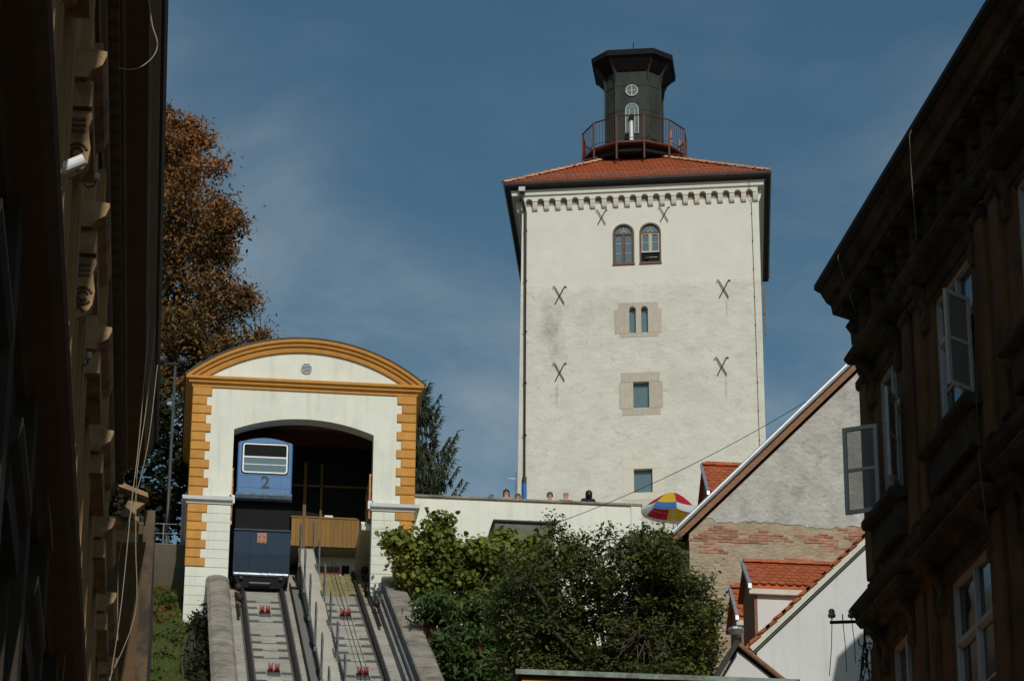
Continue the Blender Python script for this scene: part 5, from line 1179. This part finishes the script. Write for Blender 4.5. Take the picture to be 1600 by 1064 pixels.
for pts, Yq, lab, r in CB:
    P3 = [at(px, py, Yq) for px, py in pts]; sm = []
    for i in range(len(P3)-1):
        a, b, c, d = P3[max(0, i-1)], P3[i], P3[i+1], P3[min(len(P3)-1, i+2)]
        for t in np.linspace(0, 1, 5)[:-1]:
            t = float(t); sm.append(.5*((2*b)+(c-a)*t+(2*a-5*b+4*c-d)*t*t+(3*b-a-3*c+d)*t**3))
    sm.append(P3[-1]); tag(MB().tube(sm, r*.75, 5).build('hanging_cable', M['cable']), lab, 'cable', 'cables hanging on the left facade')
for pts, Yq, lab in (([(1424, 204), (1421, 212), (1424, 270), (1432, 375)], 31.0, 'thin pale wire draped over the right eave near its middle'), ([(1312, 392), (1309, 402), (1320, 440), (1338, 490)], 34.7, 'thin pale wire draped over the far end of the right eave'), ([(1525, 613), (1530, 720), (1541, 815)], 28.5, 'thin pale wire hanging from the open casement on the right')):
    tag(MB().tube([at(px, py, Yq) for px, py in pts], .006, 4).build('hanging_wire', M['dimwire']), lab, 'wire', 'wires on the right facade')
#--HOUSES-END--

# ------------------------------------------------------------------ vegetation
def fast_mesh(name, V, faces_n, m):
    """V: (n, faces_n, 3) separate polygons"""
    n = V.shape[0]; me = bpy.data.meshes.new(name); me.vertices.add(n*faces_n); me.loops.add(n*faces_n); me.polygons.add(n)
    me.vertices.foreach_set('co', V.reshape(-1).astype(np.float32)); me.loops.foreach_set('vertex_index', np.arange(n*faces_n, dtype=np.int32))
    me.polygons.foreach_set('loop_start', np.arange(0, n*faces_n, faces_n, dtype=np.int32)); me.polygons.foreach_set('loop_total', np.full(n, faces_n, dtype=np.int32))
    me.update(calc_edges=True); me.materials.append(m); return me
def rand_unit(n):
    v = rng.normal(size=(n, 3)); return v/np.linalg.norm(v, axis=1, keepdims=True)
def leaves(C, size, aspect=.55, droop=.0, up=.3):
    """pointed six-sided leaves at centres C"""
    n = len(C); nr = rand_unit(n); nr[:, 2] = np.abs(nr[:, 2])+up; nr += .55*np.array(sun_dir)*np.sign((nr*np.array(sun_dir)).sum(1, keepdims=True)+.4); nr /= np.linalg.norm(nr, axis=1, keepdims=True)
    a = rand_unit(n); a -= nr*(a*nr).sum(1, keepdims=True); a[:, 2] -= droop; a /= np.linalg.norm(a, axis=1, keepdims=True)+1e-9
    b = np.cross(nr, a); b /= np.linalg.norm(b, axis=1, keepdims=True)+1e-9
    s = (size*rng.uniform(.6, 1.3, n))[:, None]
    shape = [(-.5, 0), (-.2, .5), (.2, .42), (.5, 0), (.2, -.42), (-.2, -.5)]
    V = np.stack([C+a*s*p[0]+b*s*p[1]*aspect for p in shape], 1); V[:, 3, 2] -= (s*.12)[:, 0]; V[:, 0, 2] -= (s*.05)[:, 0]
    return V
def clump_leaves(centres, radii, per, size, aspect=.55, droop=0, up=.3, flat=.8):
    cs = []
    for c, r in zip(centres, radii):
        k = max(3, int(per*rng.uniform(.6, 1.4))); d = rng.normal(size=(k, 3))*.52*r; d[:, 2] *= flat; cs.append(np.array(c)+d)
    return leaves(np.concatenate(cs), size, aspect, droop, up)
def sprigs(cen, n, ln, size, aspect, mb, upw=.6, per=13):
    """thin shoots that break the outline, set with alternate leaves"""
    cen = np.array([np.array(c) for c in cen]); mid = cen.mean(0); out = []
    far = np.argsort(-((cen[:, 2]-mid[2])+.4*np.abs(cen[:, 0]-mid[0])))[:max(3, len(cen)//2)]
    for _ in range(n):
        c = cen[far[rng.integers(len(far))]]; d = (c-mid)/(np.linalg.norm(c-mid)+1e-6); d = d+rng.normal(size=3)*.35; d[2] = abs(d[2])*.5+upw; d /= np.linalg.norm(d); L_ = ln*rng.uniform(.5, 1.2)
        mb.tube([tuple(c), tuple(c+d*L_*.5+rng.normal(size=3)*.02), tuple(c+d*L_)], .010, 4, r2=.003)
        for q in range(per):
            out.append(c+d*L_*(q+.5)/per+rng.normal(size=3)*size*.45)
    return leaves(np.array(out), size, aspect, .2, .3)
def limb(mb, a, b, r0, r1, sag=.12, n=6, seg=5):
    a, b = Vector(a), Vector(b); L_ = (b-a).length; off = Vector((random.uniform(-1, 1), random.uniform(-1, 1), random.uniform(.2, 1)))*L_*sag
    mb.tube([a.lerp(b, t)+off*(4*t*(1-t)*.5) for t in [i/seg for i in range(seg+1)]], r0, n, r2=r1)
def tree(name, label, cat, base, trunk_h, crown_c, crown_r, nclump, clr, per, size, m, trunk_r=.25, group=None, shell=.55, aspect=.55, droop=0, up=.3, extra=None, twig=True, mask=None):
    t = thing(name, label, cat, base, group=group); base = Vector(base); mb = MB()
    top = base+Vector((0, 0, trunk_h)); mb.tube([base, base.lerp(top, .5)+Vector((.08, .05, 0)), top], trunk_r, 8, r2=trunk_r*.6)
    cc = np.array(crown_c); R3 = np.array(crown_r); cen = []
    while len(cen) < nclump:
        d = rand_unit(1)[0]; rad = rng.uniform(shell**3, 1)**(1/3)
        wob = 1+.16*math.sin(3*d[0]+5*d[2]+cc[0])+.10*math.sin(7*d[1]+4*d[2])
        p = cc+d*rad*R3*wob
        if mask is None or mask(p): cen.append(p)
    if extra: cen += [np.array(e) for e in extra]
    for i in range(9):
        k = cen[rng.integers(len(cen))]; mid = top.lerp(Vector(k), .8); limb(mb, base.lerp(top, random.uniform(.6, 1)), mid, trunk_r*.45, .03)
    if twig:
        for k in cen[::2]:
            q = Vector(k); o_ = Vector(cc).lerp(q, random.uniform(.3, .55)); limb(mb, o_, q, .035, .01, .08, 4, 3)
    SP = sprigs(cen, max(10, len(cen)//7), clr*1.7, size, aspect, mb)
    mb.build('trunk', M['bark'], t, smooth=True)
    rad = rng.uniform(.55, 1.25, len(cen))*clr
    V = np.concatenate([clump_leaves(cen, rad, per, size, aspect, droop, up), SP]); link('crown', fast_mesh('crown', V, 6, m), None, t)
    return t
# big chestnut in autumn leaf behind the station
def span(px0, px1, py0, py1, Y, n): 
    return [np.array(at(random.uniform(px0, px1), random.uniform(py0, py1), Y+random.uniform(-.6, .6))) for _ in range(n)]
def in_poly(x, y, P):
    c = False; n = len(P)
    for i in range(n):
        (x0, y0), (x1, y1) = P[i], P[(i+1) % n]
        if (y0 > y) != (y1 > y) and x < (x1-x0)*(y-y0)/(y1-y0)+x0: c = not c
    return c
def poly_clumps(P, Y, dY, n):
    xs_ = [p[0] for p in P]; ys_ = [p[1] for p in P]; out = []
    while len(out) < n:
        x, y = random.uniform(min(xs_), max(xs_)), random.uniform(min(ys_), max(ys_))
        if in_poly(x, y, P): out.append(np.array(at(x, y, Y+random.uniform(-dY, dY))))
    return out
def crown_tree(name, label, base, trunk_h, cen, clr, per, size, m, trunk_r, aspect, droop, up, nspr, sl_):
    t = thing(name, label, 'tree', base); base = Vector(base); mb = MB(); top = base+Vector((0, 0, trunk_h))
    mb.tube([base, base.lerp(top, .5)+Vector((.08, .05, 0)), top], trunk_r, 8, r2=trunk_r*.6)
    hubs = [Vector(cen[k]) for k in rng.choice(len(cen), 22, replace=False)]
    for h in hubs: limb(mb, base.lerp(top, random.uniform(.55, 1)), h, trunk_r*.42, .05, .1)
    for k in cen:
        q = Vector(k); h = min(hubs, key=lambda v: (v-q).length)
        if (h-q).length > 1.6: h = q+(h-q)*(1.6/(h-q).length)
        limb(mb, h.lerp(q, random.uniform(.15, .5))+Vector((random.uniform(-.3, .3), random.uniform(-.3, .3), random.uniform(-.3, .2))), q, .022, .008, .06, 4, 3)
    SP = sprigs(cen, nspr, sl_, size, aspect, mb, .35)
    mb.build('trunk', M['bark'], t, smooth=True)
    V = np.concatenate([clump_leaves(cen, rng.uniform(.6, 1.2, len(cen))*clr, per, size, aspect, droop, up), SP])
    link('crown', fast_mesh('crown', V, 6, m), None, t); return t
random.seed(5)
CP = [(150, 160), (230, 178), (266, 192), (296, 214), (320, 244), (332, 276), (344, 308), (364, 347), (354, 385), (358, 420), (376, 462), (368, 492), (396, 522), (386, 560), (300, 610), (150, 620)]
cen = poly_clumps(CP, 104, 3.2, 480)+span(325, 356, 350, 440, 103, 14)+[np.array(at(px, py, 102.5)) for px, py in ((318, 222), (305, 208), (340, 262), (366, 340), (372, 352), (386, 470), (390, 478), (400, 525), (408, 532), (384, 455), (290, 196), (262, 182))*2]
crown_tree('chestnut_tree', 'tall autumn chestnut tree with rusty brown leaves left of the station', (-4.2, 104, 31.5), 6, cen, .62, 125, .185, M['leaf_chestnut'], .45, .42, .4, .25, 150, .8)
tree('shade_tree', 'dark shaded tree filling the gap between left buildings and station', 'tree', (-2.6, 97, 31.4), 2.5, (-1.9, 97, 35.0), (2.6, 2.0, 3.8), 150, .75, 75, .26, M['darktree'], .22, shell=.3)
# spruce to the right of the station
def spruce():
    b = Vector((8.35, 104, 31.5)); t = thing('spruce_tree', 'dark drooping spruce tree rising behind the right edge of the station', 'tree', b)
    mb = MB().tube([b, b+Vector((.05, 0, 10.4))], .22, 8, r2=.03); V = []
    for i in range(30):
        z = 34.2+i*.26; f = (z-34.2)/7.8; rr_ = .35+2.9*(1-f)**.8
        for k in range(5):
            a = random.uniform(0, 2*math.pi); L_ = rr_*random.uniform(.5, 1.15); d = Vector((math.cos(a), math.sin(a), 0))
            p0 = Vector((b.x, b.y, z)); pts = [p0+d*(L_*s)+Vector((0, 0, -.34*L_*math.sin(s*2.3)+.62*L_*s*s*s)) for s in (0, .25, .5, .75, 1)]
            mb.tube(pts, .03, 4, r2=.008, cap=False)
            for q in range(int(46*L_)):
                s = random.random()**.7; j = min(3, int(s*4)); p = pts[j].lerp(pts[j+1], s*4-j); side = Vector((-d.y, d.x, 0))*random.uniform(-.3, .3)*(1.1-s)
                c = p+side; ln = random.uniform(.15, .55)*(1.15-s*.75); wv = Vector((random.uniform(-1, 1), random.uniform(-1, 1), 0)).normalized()*.03
                e = c+Vector((random.uniform(-.10, .10), random.uniform(-.10, .10), -ln))+d*.06
                V.append([c-wv, c+wv, e+wv*.4, e-wv*.4])
            for q in range(12):
                c = pts[3].lerp(pts[4], q/11); sd = Vector((-d.y, d.x, random.uniform(-.4, .5)))*(1 if q % 2 else -1); e = c+(sd+d*.9).normalized()*random.uniform(.12, .26); wv = Vector((0, 0, .022)); V.append([c-wv, c+wv, e+wv*.4, e-wv*.4])
    mb.build('trunk', M['bark'], t); link('crown', fast_mesh('crown', np.array([[tuple(p) for p in f] for f in V]), 4, M['needles']), None, t)
spruce()
# vines and bushes in front of the terrace wall
vine_c = []
def bush(name, label, cat, base, cen, rad, per, size, m, group=None, aspect=.7, droop=.2, up=.3, flowers=None, stem=.05):
    t = thing(name, label, cat, base, group=group); b = Vector(base); mb = MB()
    for k in cen[::3]: limb(mb, b+Vector((random.uniform(-.3, .3), random.uniform(-.3, .3), 0)), Vector(k), stem, .012, .1, 5, 4)
    SP = sprigs(cen, max(4, len(cen)//4), rad*1.6, size, aspect, mb)
    mb.build('stems', M['bark'], t)
    link('foliage', fast_mesh('foliage', np.concatenate([clump_leaves(cen, np.array([rad]*len(cen))*rng.uniform(.6, 1.3, len(cen)), per, size, aspect, droop, up), SP]), 6, m), None, t)
    if flowers: link('red_leaves', fast_mesh('red', clump_leaves(flowers, [.10]*len(flowers), 12, size*.5, .5, .2), 6, M['leaf_red']), None, t)
    return t
random.seed(21)
c1_ = span(625, 700, 850, 925, 86.2, 26)+span(650, 770, 855, 950, 86.4, 34)+span(668, 706, 822, 860, 86.3, 9)+span(605, 650, 835, 880, 86.0, 9)+span(735, 790, 845, 900, 86.5, 9)+[np.array(at(690, 815, 86.2)), np.array(at(612, 842, 86))]
bush('vine_bush', 'yellow-green large-leaved bush at the station corner left of the canopy', 'bush', at(690, 1000, 86.3), c1_, .38, 150, .16, M['leaf_bright'], aspect=.85, droop=.45)
c2_ = span(750, 870, 850, 900, 88.2, 22)+span(745, 800, 880, 950, 87.4, 16)+span(780, 850, 838, 850, 88.2, 6)
bush('climbing_vine', 'green vine climbing over the grey-green canopy on the terrace wall', 'vine', at(800, 980, 88), c2_, .32, 130, .15, M['leaf_bright'], aspect=.85, droop=.45)
c3_ = span(660, 780, 940, 1000, 80.5, 34)+span(690, 790, 985, 1064, 79.5, 44)+span(700, 820, 1040, 1110, 79, 26)+span(655, 700, 930, 965, 81, 8)
fl = [at(px, py, 79.0) for px, py in ((751, 1014), (806, 1050), (770, 1040))]
bush('sumac_shrub', 'dark green feathery shrub with red clusters beside the right parapet', 'shrub', at(740, 1100, 80), c3_, .38, 75, .24, M['leaf_fern'], aspect=.3, droop=.35, flowers=fl)
c4_ = span(661, 670, 966, 1004, 82.6, 9)
bush('red_creeper', 'bright red creeper hanging behind the coping of the right parapet', 'creeper', at(668, 1006, 82.8), c4_, .12, 26, .13, M['leaf_red'], droop=.8)
# apple tree
random.seed(9)
AP = [(770, 1000), (772, 930), (800, 890), (835, 868), (862, 850), (868, 822), (884, 850), (905, 842), (925, 852), (946, 838), (968, 854), (1000, 846), (1040, 848), (1068, 866), (1072, 905), (1098, 918), (1104, 950), (1118, 962), (1104, 990), (1112, 1030), (1100, 1075), (790, 1075)]
cen = poly_clumps(AP, 68.5, 1.7, 420)+[np.array(at(px, py, 68.2)) for px, py in ((868, 818), (866, 832), (874, 845), (895, 848), (918, 842), (948, 832), (953, 842), (982, 846), (1016, 845), (1106, 905), (1100, 920), (1118, 948), (1122, 962), (1112, 985), (1028, 842))]
crown_tree('apple_tree', 'broad dark green fruit tree in front of the terrace wall and brick gable', at(960, 1215, 68.5), 2.0, cen, .33, 88, .115, M['leaf_dark'], .16, .5, .2, .4, 130, .55)
c6_ = span(790, 880, 880, 1000, 69.5, 34)+span(820, 1120, 1000, 1080, 68, 64)+span(1030, 1100, 900, 1040, 68.6, 34)
bush('lower_bush', 'dark green undergrowth below the fruit tree, behind the lower station roof', 'bush', at(960, 1190, 68.5), c6_, .37, 110, .12, M['leaf_dark'], aspect=.5, up=.5)
c7_ = span(990, 1050, 838, 870, 69, 22)+span(1000, 1068, 865, 930, 69, 22)
bush('hedge_bush', 'olive green bush between the terrace wall end and the gable house', 'bush', at(1030, 1120, 69), c7_, .27, 95, .11, M['leaf_dark'], aspect=.55, up=.5)
# corner tendrils on the right building
ct = [np.array(at(random.uniform(1345, 1368), random.uniform(950, 1064), 36.3)) for _ in range(26)]
bush('ivy_tendrils', 'sparse dry ivy tendrils on the corner of the right building', 'ivy', at(1368, 1090, 36.4), ct, .05, 7, .035, M['darktree'], stem=.004)
# grass slope
def grass(x0, x1, y0, y1, n, name, label):
    X = rng.uniform(x0, x1, n); Y = rng.uniform(y0, y1, n); Z = np.array([hill(a, b) for a, b in zip(X, Y)])
    C = np.stack([X, Y, Z], 1); h = rng.uniform(.06, .2, n)[:, None]; d = rand_unit(n)*.5; d[:, 2] = 1; w_ = rand_unit(n); w_[:, 2] = 0; w_ *= .014
    V = np.stack([C-w_, C+w_, C+d*h], 1); o = link(name, fast_mesh(name, V, 3, M['grass']), None); tag(o, label, 'grass', kind='stuff')
grass(-3.0, .8, 74, 91.6, 90000, 'grass', 'sunlit grass and weeds on the slope left of the track')
ctx = [np.array((random.uniform(-2.6, .3), yy_, hill(-1, yy_)+.12)) for yy_ in [random.uniform(76, 90.5) for _ in range(90)]]
o = link('ground_cover', fast_mesh('ground_cover', clump_leaves(ctx, [.3]*len(ctx), 40, .12, .7, .2, .8, .45), 6, M['leaf_fern']), None); tag(o, 'low leafy ground cover on the grass slope left of the track', 'ground cover', kind='stuff')
ctx = [np.array((random.uniform(-1.6, -.1), yy_, hill(-1, yy_)+.07)) for yy_ in [random.uniform(87.6, 91.3) for _ in range(34)]]
o = link('fallen_leaves', fast_mesh('fallen_leaves', clump_leaves(ctx, [.25]*len(ctx), 26, .12, .7, .2, 1.2, .25), 6, M['leaf_chestnut']), None); tag(o, 'brown fallen leaves strewn at the foot of the station', 'fallen leaves', kind='stuff')
ctx = [np.array((random.uniform(.35, .8), yy_, zt(yy_)-random.uniform(.2, 1.0))) for yy_ in [random.uniform(74, 87.6) for _ in range(70)]]
bush('ivy', 'dark ivy growing along the outer face of the left parapet', 'ivy', (.5, 80, zt(80)-1), ctx, .26, 46, .11, M['darktree'])

n = 170; Yl = rng.uniform(75, 88.3, n); Xl = np.where(rng.random(n) < .5, rng.uniform(1.5, 3.3, n), rng.uniform(4.2, 5.85, n)); Cl = np.stack([Xl+.0095*(88-Yl), Yl, TZ+TS*(Yl-TY)+.02], 1)
o = link('leaf_litter', fast_mesh('leaf_litter', leaves(Cl, .05, .7, 0, 2.5), 6, M['leaf_chestnut']), None); tag(o, 'dry leaf litter scattered over the concrete track bed', 'leaf litter', kind='stuff')
# ------------------------------------------------------------------ wall, fence and lamp left of the station
rw = thing('retaining_wall', 'short rubble stone retaining wall left of the station', 'wall', (-1.2, 91.7, 30))
rr = random.Random(4); z = 29.6; row = 0
while z < 31.0:
    h = .2; x = -3.2-(.15 if row % 2 else 0)
    while x < -.02:
        w_ = rr.uniform(.28, .5); MB().bev(x+.008, min(x+w_, -.02)-.008, 91.62+rr.uniform(0, .04), 92.1, z+.008, z+h-.008, .025).build('stone', M['rubble'], rw); x += w_
    z += h; row += 1
MB().box(-3.2, -.02, 91.72, 92.05, 29.6, 30.99).build('mortar_core', M['coping'], rw)
fe = thing('fence', 'thin metal railing on top of the stone wall left of the station', 'fence', (-1.2, 91.9, 31.0))
for x in (-2.6, -1.65, -.62): MB().tube([(x, 91.9, 30.95), (x, 91.9, 32.15)], .022, 6).build('post', M['steel'], fe)
for z in (31.45, 31.8, 32.12): MB().tube([(-3.2, 91.9, z), (-.05, 91.9, z)], .016, 6).build('rail', M['steel'], fe)
p = at(259, 868, 93.0); q = at(268, 572, 93.0)
lp = thing('street_lamp', 'tall grey street lamp with two round heads left of the station', 'street lamp', p)
MB().lathe([(.10, 0), (.09, .5), (.06, .6), (.045, q.z-p.z), (0, q.z-p.z+.02)], 10, p).build('post', M['lampgrey'], lp, smooth=True)
MB().tube([q+Vector((-.35, 0, .08)), q+Vector((.35, 0, .08))], .03, 6).build('cross_arm', M['lampgrey'], lp)
for s in (-.35, .35): MB().lathe([(.05, -.05), (.14, .02), (.17, .10), (.13, .19), (.04, .24), (0, .25)], 14, q+Vector((s, 0, .1))).build('lamp_head', M['lampgrey'], lp, smooth=True)

# ------------------------------------------------------------------ parasol
p = at(1052, 800, 93.0); UZ = at(1052, 770, 93.0).z; um = thing('parasol', 'red, yellow and blue striped market parasol beside the tower', 'parasol', (p.x, 93, 31.75))
apex = Vector((p.x, 93.0, UZ+.02)); tilt = Matrix.Translation(apex) @ Matrix.Rotation(R_(5), 4, 'X') @ Matrix.Rotation(R_(4), 4, 'Y')
ur = 1.02; cols = ['um_yellow', 'um_red', 'um_yellow', 'um_red', 'um_yellow', 'um_red', 'um_yellow', 'um_red']; band = ['um_blue', 'um_white', 'um_navy', 'um_white', 'um_yellow', 'um_red', 'um_white', 'um_white']
def upt(a, s): return tilt @ Vector((ur*s*math.sin(a), -ur*s*math.cos(a), -.70*s**1.5))
for k in range(8):
    a0, a1 = R_(45*k-45), R_(45*k)
    def strip(s0, s1, nm, m, n=4):
        mb = MB(); vs = []; fs = []; mm = 4
        for i in range(n+1):
            s = s0+(s1-s0)*i/n
            for j in range(mm+1):
                t = j/mm; pt = upt(a0, s).lerp(upt(a1, s), t)+Vector((0, 0, -.03*math.sin(math.pi*t)*s)); vs.append(pt)
        w_ = mm+1
        for i in range(n):
            for j in range(mm): fs.append((i*w_+j, i*w_+j+1, (i+1)*w_+j+1, (i+1)*w_+j))
        mb.add(vs, fs).build(nm, m, um)
    strip(.0, .82, 'canopy_panel', M[cols[k]]); strip(.821, 1.0, 'canopy_band', M[band[k]], 2)
    mb = MB(); vs = []
    for j in range(5):
        t = j/4; pt = upt(a0, 1.0).lerp(upt(a1, 1.0), t)+Vector((0, 0, -.03*math.sin(math.pi*t))); vs += [pt, pt+Vector((0, 0, -.09-.02*math.sin(math.pi*t)))]
    mb.add(vs, [(2*j, 2*j+1, 2*j+3, 2*j+2) for j in range(4)]).build('valance', M['um_white' if k in (1, 4, 5, 6) else band[k]], um)
    MB().tube([upt(a0, .02)+Vector((0, 0, -.012)), upt(a0, .99)+Vector((0, 0, -.012))], .008, 4).build('rib', M['steel'], um)
MB().tube([(p.x, 93, 31.75), apex+Vector((0, 0, .05))], .022, 8).build('pole', M['white'], um)

# ------------------------------------------------------------------ people behind the terrace wall
def person(px, py_top, Y, height, hair, cloth, label, bend=0.0, bald=False, hood=False, longhair=False, group='people behind the terrace wall'):
    top = at(px, py_top, Y); foot = Vector((top.x, Y, top.z-height)); H = height
    J = {'pel': (0, 0, .52), 'wai': (0, 0, .62), 'che': (0, -.01, .75), 'nec': (0, -.01, .84), 'hb': (0, -.015, .885), 'hm': (0, -.02, .935), 'ht': (0, -.01, .975)}
    ch = [('pel', 'wai', .085), ('wai', 'che', .095), ('che', 'nec', .045), ('nec', 'hb', .045), ('hb', 'hm', .052), ('hm', 'ht', .046)]
    V_ = [Vector(J['pel'])]; E_ = []; Rr = [.09]; idx = {'pel': 0}
    for a, b, r in ch: V_.append(Vector(J[b])); idx[b] = len(V_)-1; E_.append((idx[a], idx[b])); Rr.append(r)
    def add(par, pos, r): V_.append(Vector(pos)); E_.append((par, len(V_)-1)); Rr.append(r); return len(V_)-1
    for s in (-1, 1):
        sh = add(idx['che'], (s*.11, -.005, .80), .045); el = add(sh, (s*.145, -.02, .64), .03); ha = add(el, (s*.11, -.16, .66), .022); add(ha, (s*.09, -.21, .665), .024)
        hp_ = add(0, (s*.055, 0, .48), .065); kn = add(hp_, (s*.06, -.01, .27), .045); an = add(kn, (s*.06, .01, .04), .028); add(an, (s*.065, -.07, .018), .028)
    if bend:
        for i in range(len(V_)):
            if V_[i].z > .54: v = V_[i]-Vector((0, 0, .54)); c, sn = math.cos(bend), math.sin(bend); V_[i] = Vector((v.x, v.y*c-v.z*sn, .54+v.y*sn+v.z*c))
    me = bpy.data.meshes.new('sk'); me.from_pydata([tuple(v*H) for v in V_], E_, []); ob = bpy.data.objects.new('sk', me); COL.objects.link(ob)
    md_ = ob.modifiers.new('s', 'SKIN'); 
    for i, sv in enumerate(me.skin_vertices[0].data): sv.radius = (Rr[i]*H*(1.15 if i in (1, 2) else 1), Rr[i]*H); sv.use_root = (i == 0)
    ss = ob.modifiers.new('u', 'SUBSURF'); ss.levels = 2; ss.render_levels = 2
    dg_ = bpy.context.evaluated_depsgraph_get(); m2 = bpy.data.meshes.new_from_object(ob.evaluated_get(dg_)); bpy.data.objects.remove(ob)
    hb = V_[idx['nec']]*H; hm = V_[idx['hm']]*H
    zmax = max(v.co.z for v in m2.vertices); foot.z = top.z-zmax
    m2.materials.append(M['skin']); m2.materials.append(M[cloth])
    for pl in m2.polygons:
        pl.use_smooth = True; pl.material_index = 0 if not hood and ((pl.center-hm).length < .085*H or abs(pl.center.z-hb.z) < .02*H) else 1
    t = thing('person', label, 'person', foot, group=group); o_ = bpy.data.objects.new('body', m2); COL.objects.link(o_); o_.parent = t
    # face: nose, brows and ears as small relief
    hd = MB()
    hd.lathe([(.0, -.02*H), (.012*H, -.008*H), (.006*H, .02*H), (0, .024*H)], 6, hm+Vector((0, -.062*H, 0))).build('nose', M['skin'], t, True, True)
    for s in (-1, 1):
        MB().lathe([(0, -.008*H), (.008*H, 0), (0, .008*H)], 6, hm+Vector((s*.022*H, -.052*H, .012*H))).build('eye', M['hair_dark'], t, True)
        MB().lathe([(0, -.02*H), (.007*H, -.012*H), (.009*H, .01*H), (0, .02*H)], 6, hm+Vector((s*.05*H, 0.01, 0))).build('ear', M['skin'], t, True)
    if not bald:
        mb = MB(); prof = []; n = 14; vs = []; fs = []; R0 = .067*H; zl = -.6 if longhair else .0
        for i in range(8):
            ph = math.pi*.5-(i/7)*(math.pi*(.62 if not longhair else .85))
            for k in range(n):
                a = 2*math.pi*k/n; front = -math.sin(a) > .45; z_ = math.sin(ph); 
                if front and z_ < .35: z_ = .35+.0*i
                r_ = math.cos(ph) if not (front and math.sin(ph) < .35) else .80
                if longhair and ph < 0 and not front: r_ = .95
                vs.append(hm+Vector((math.cos(a)*r_*R0*1.0, math.sin(a)*r_*R0*1.1+.004*H, z_*R0*1.15+.008*H)))
        for i in range(7): fs += [(i*n+k, i*n+(k+1) % n, (i+1)*n+(k+1) % n, (i+1)*n+k) for k in range(n)]
        mb.add(vs, fs).build('hair', M[hair], t, True, True)
    return t
person(791, 768, 91.0, 1.66, 'hair_dark', 'cloth_dark', 'person with long dark hair looking over the wall against the sky, leftmost', longhair=True)
person(809, 774, 91.1, 1.5, 'hair_ginger', 'cloth_brown', 'person with ginger hair, barely showing beside the tower edge')
person(859, 772, 91.0, 1.6, 'hair_brown', 'cloth_brown', 'person with short brown hair, only the head above the wall')
person(884, 770, 91.0, 1.72, 'hair_brown', 'cloth_green', 'bald person in an olive jacket seated behind the terrace wall', bald=True)
person(917, 776, 91.1, 1.7, 'hair_dark', 'cloth_dark', 'person in a black hood bending over behind the terrace wall, rightmost', longhair=True, bend=.7, hood=True)
# pole and bracket at the tower's left edge, wires across the view
pp = at(806, 775, 96); tp = thing('sign_pole', 'thin blue-grey pole at the left foot of the tower', 'pole', (pp.x, 96, 31.75))
MB().tube([(pp.x, 96, 31.75), (pp.x, 96, at(806, 738, 96).z)], .03, 6).build('shaft', M['steel'], tp)
MB().tube([(pp.x+.02, 96, at(806, 748, 96).z), (pp.x-.28, 96, at(806, 748, 96).z)], .015, 5).build('arm', M['steel'], tp)
a, b = at(838, 828, 88.6), at(1300, 602, 84)
tag(MB().tube([a.lerp(b, t)+Vector((0, 0, -.35*4*t*(1-t))) for t in np.linspace(0, 1, 17)], .011, 5).build('overhead_wire', M['wire']), 'thin dark overhead wire crossing in front of the tower', 'wire')
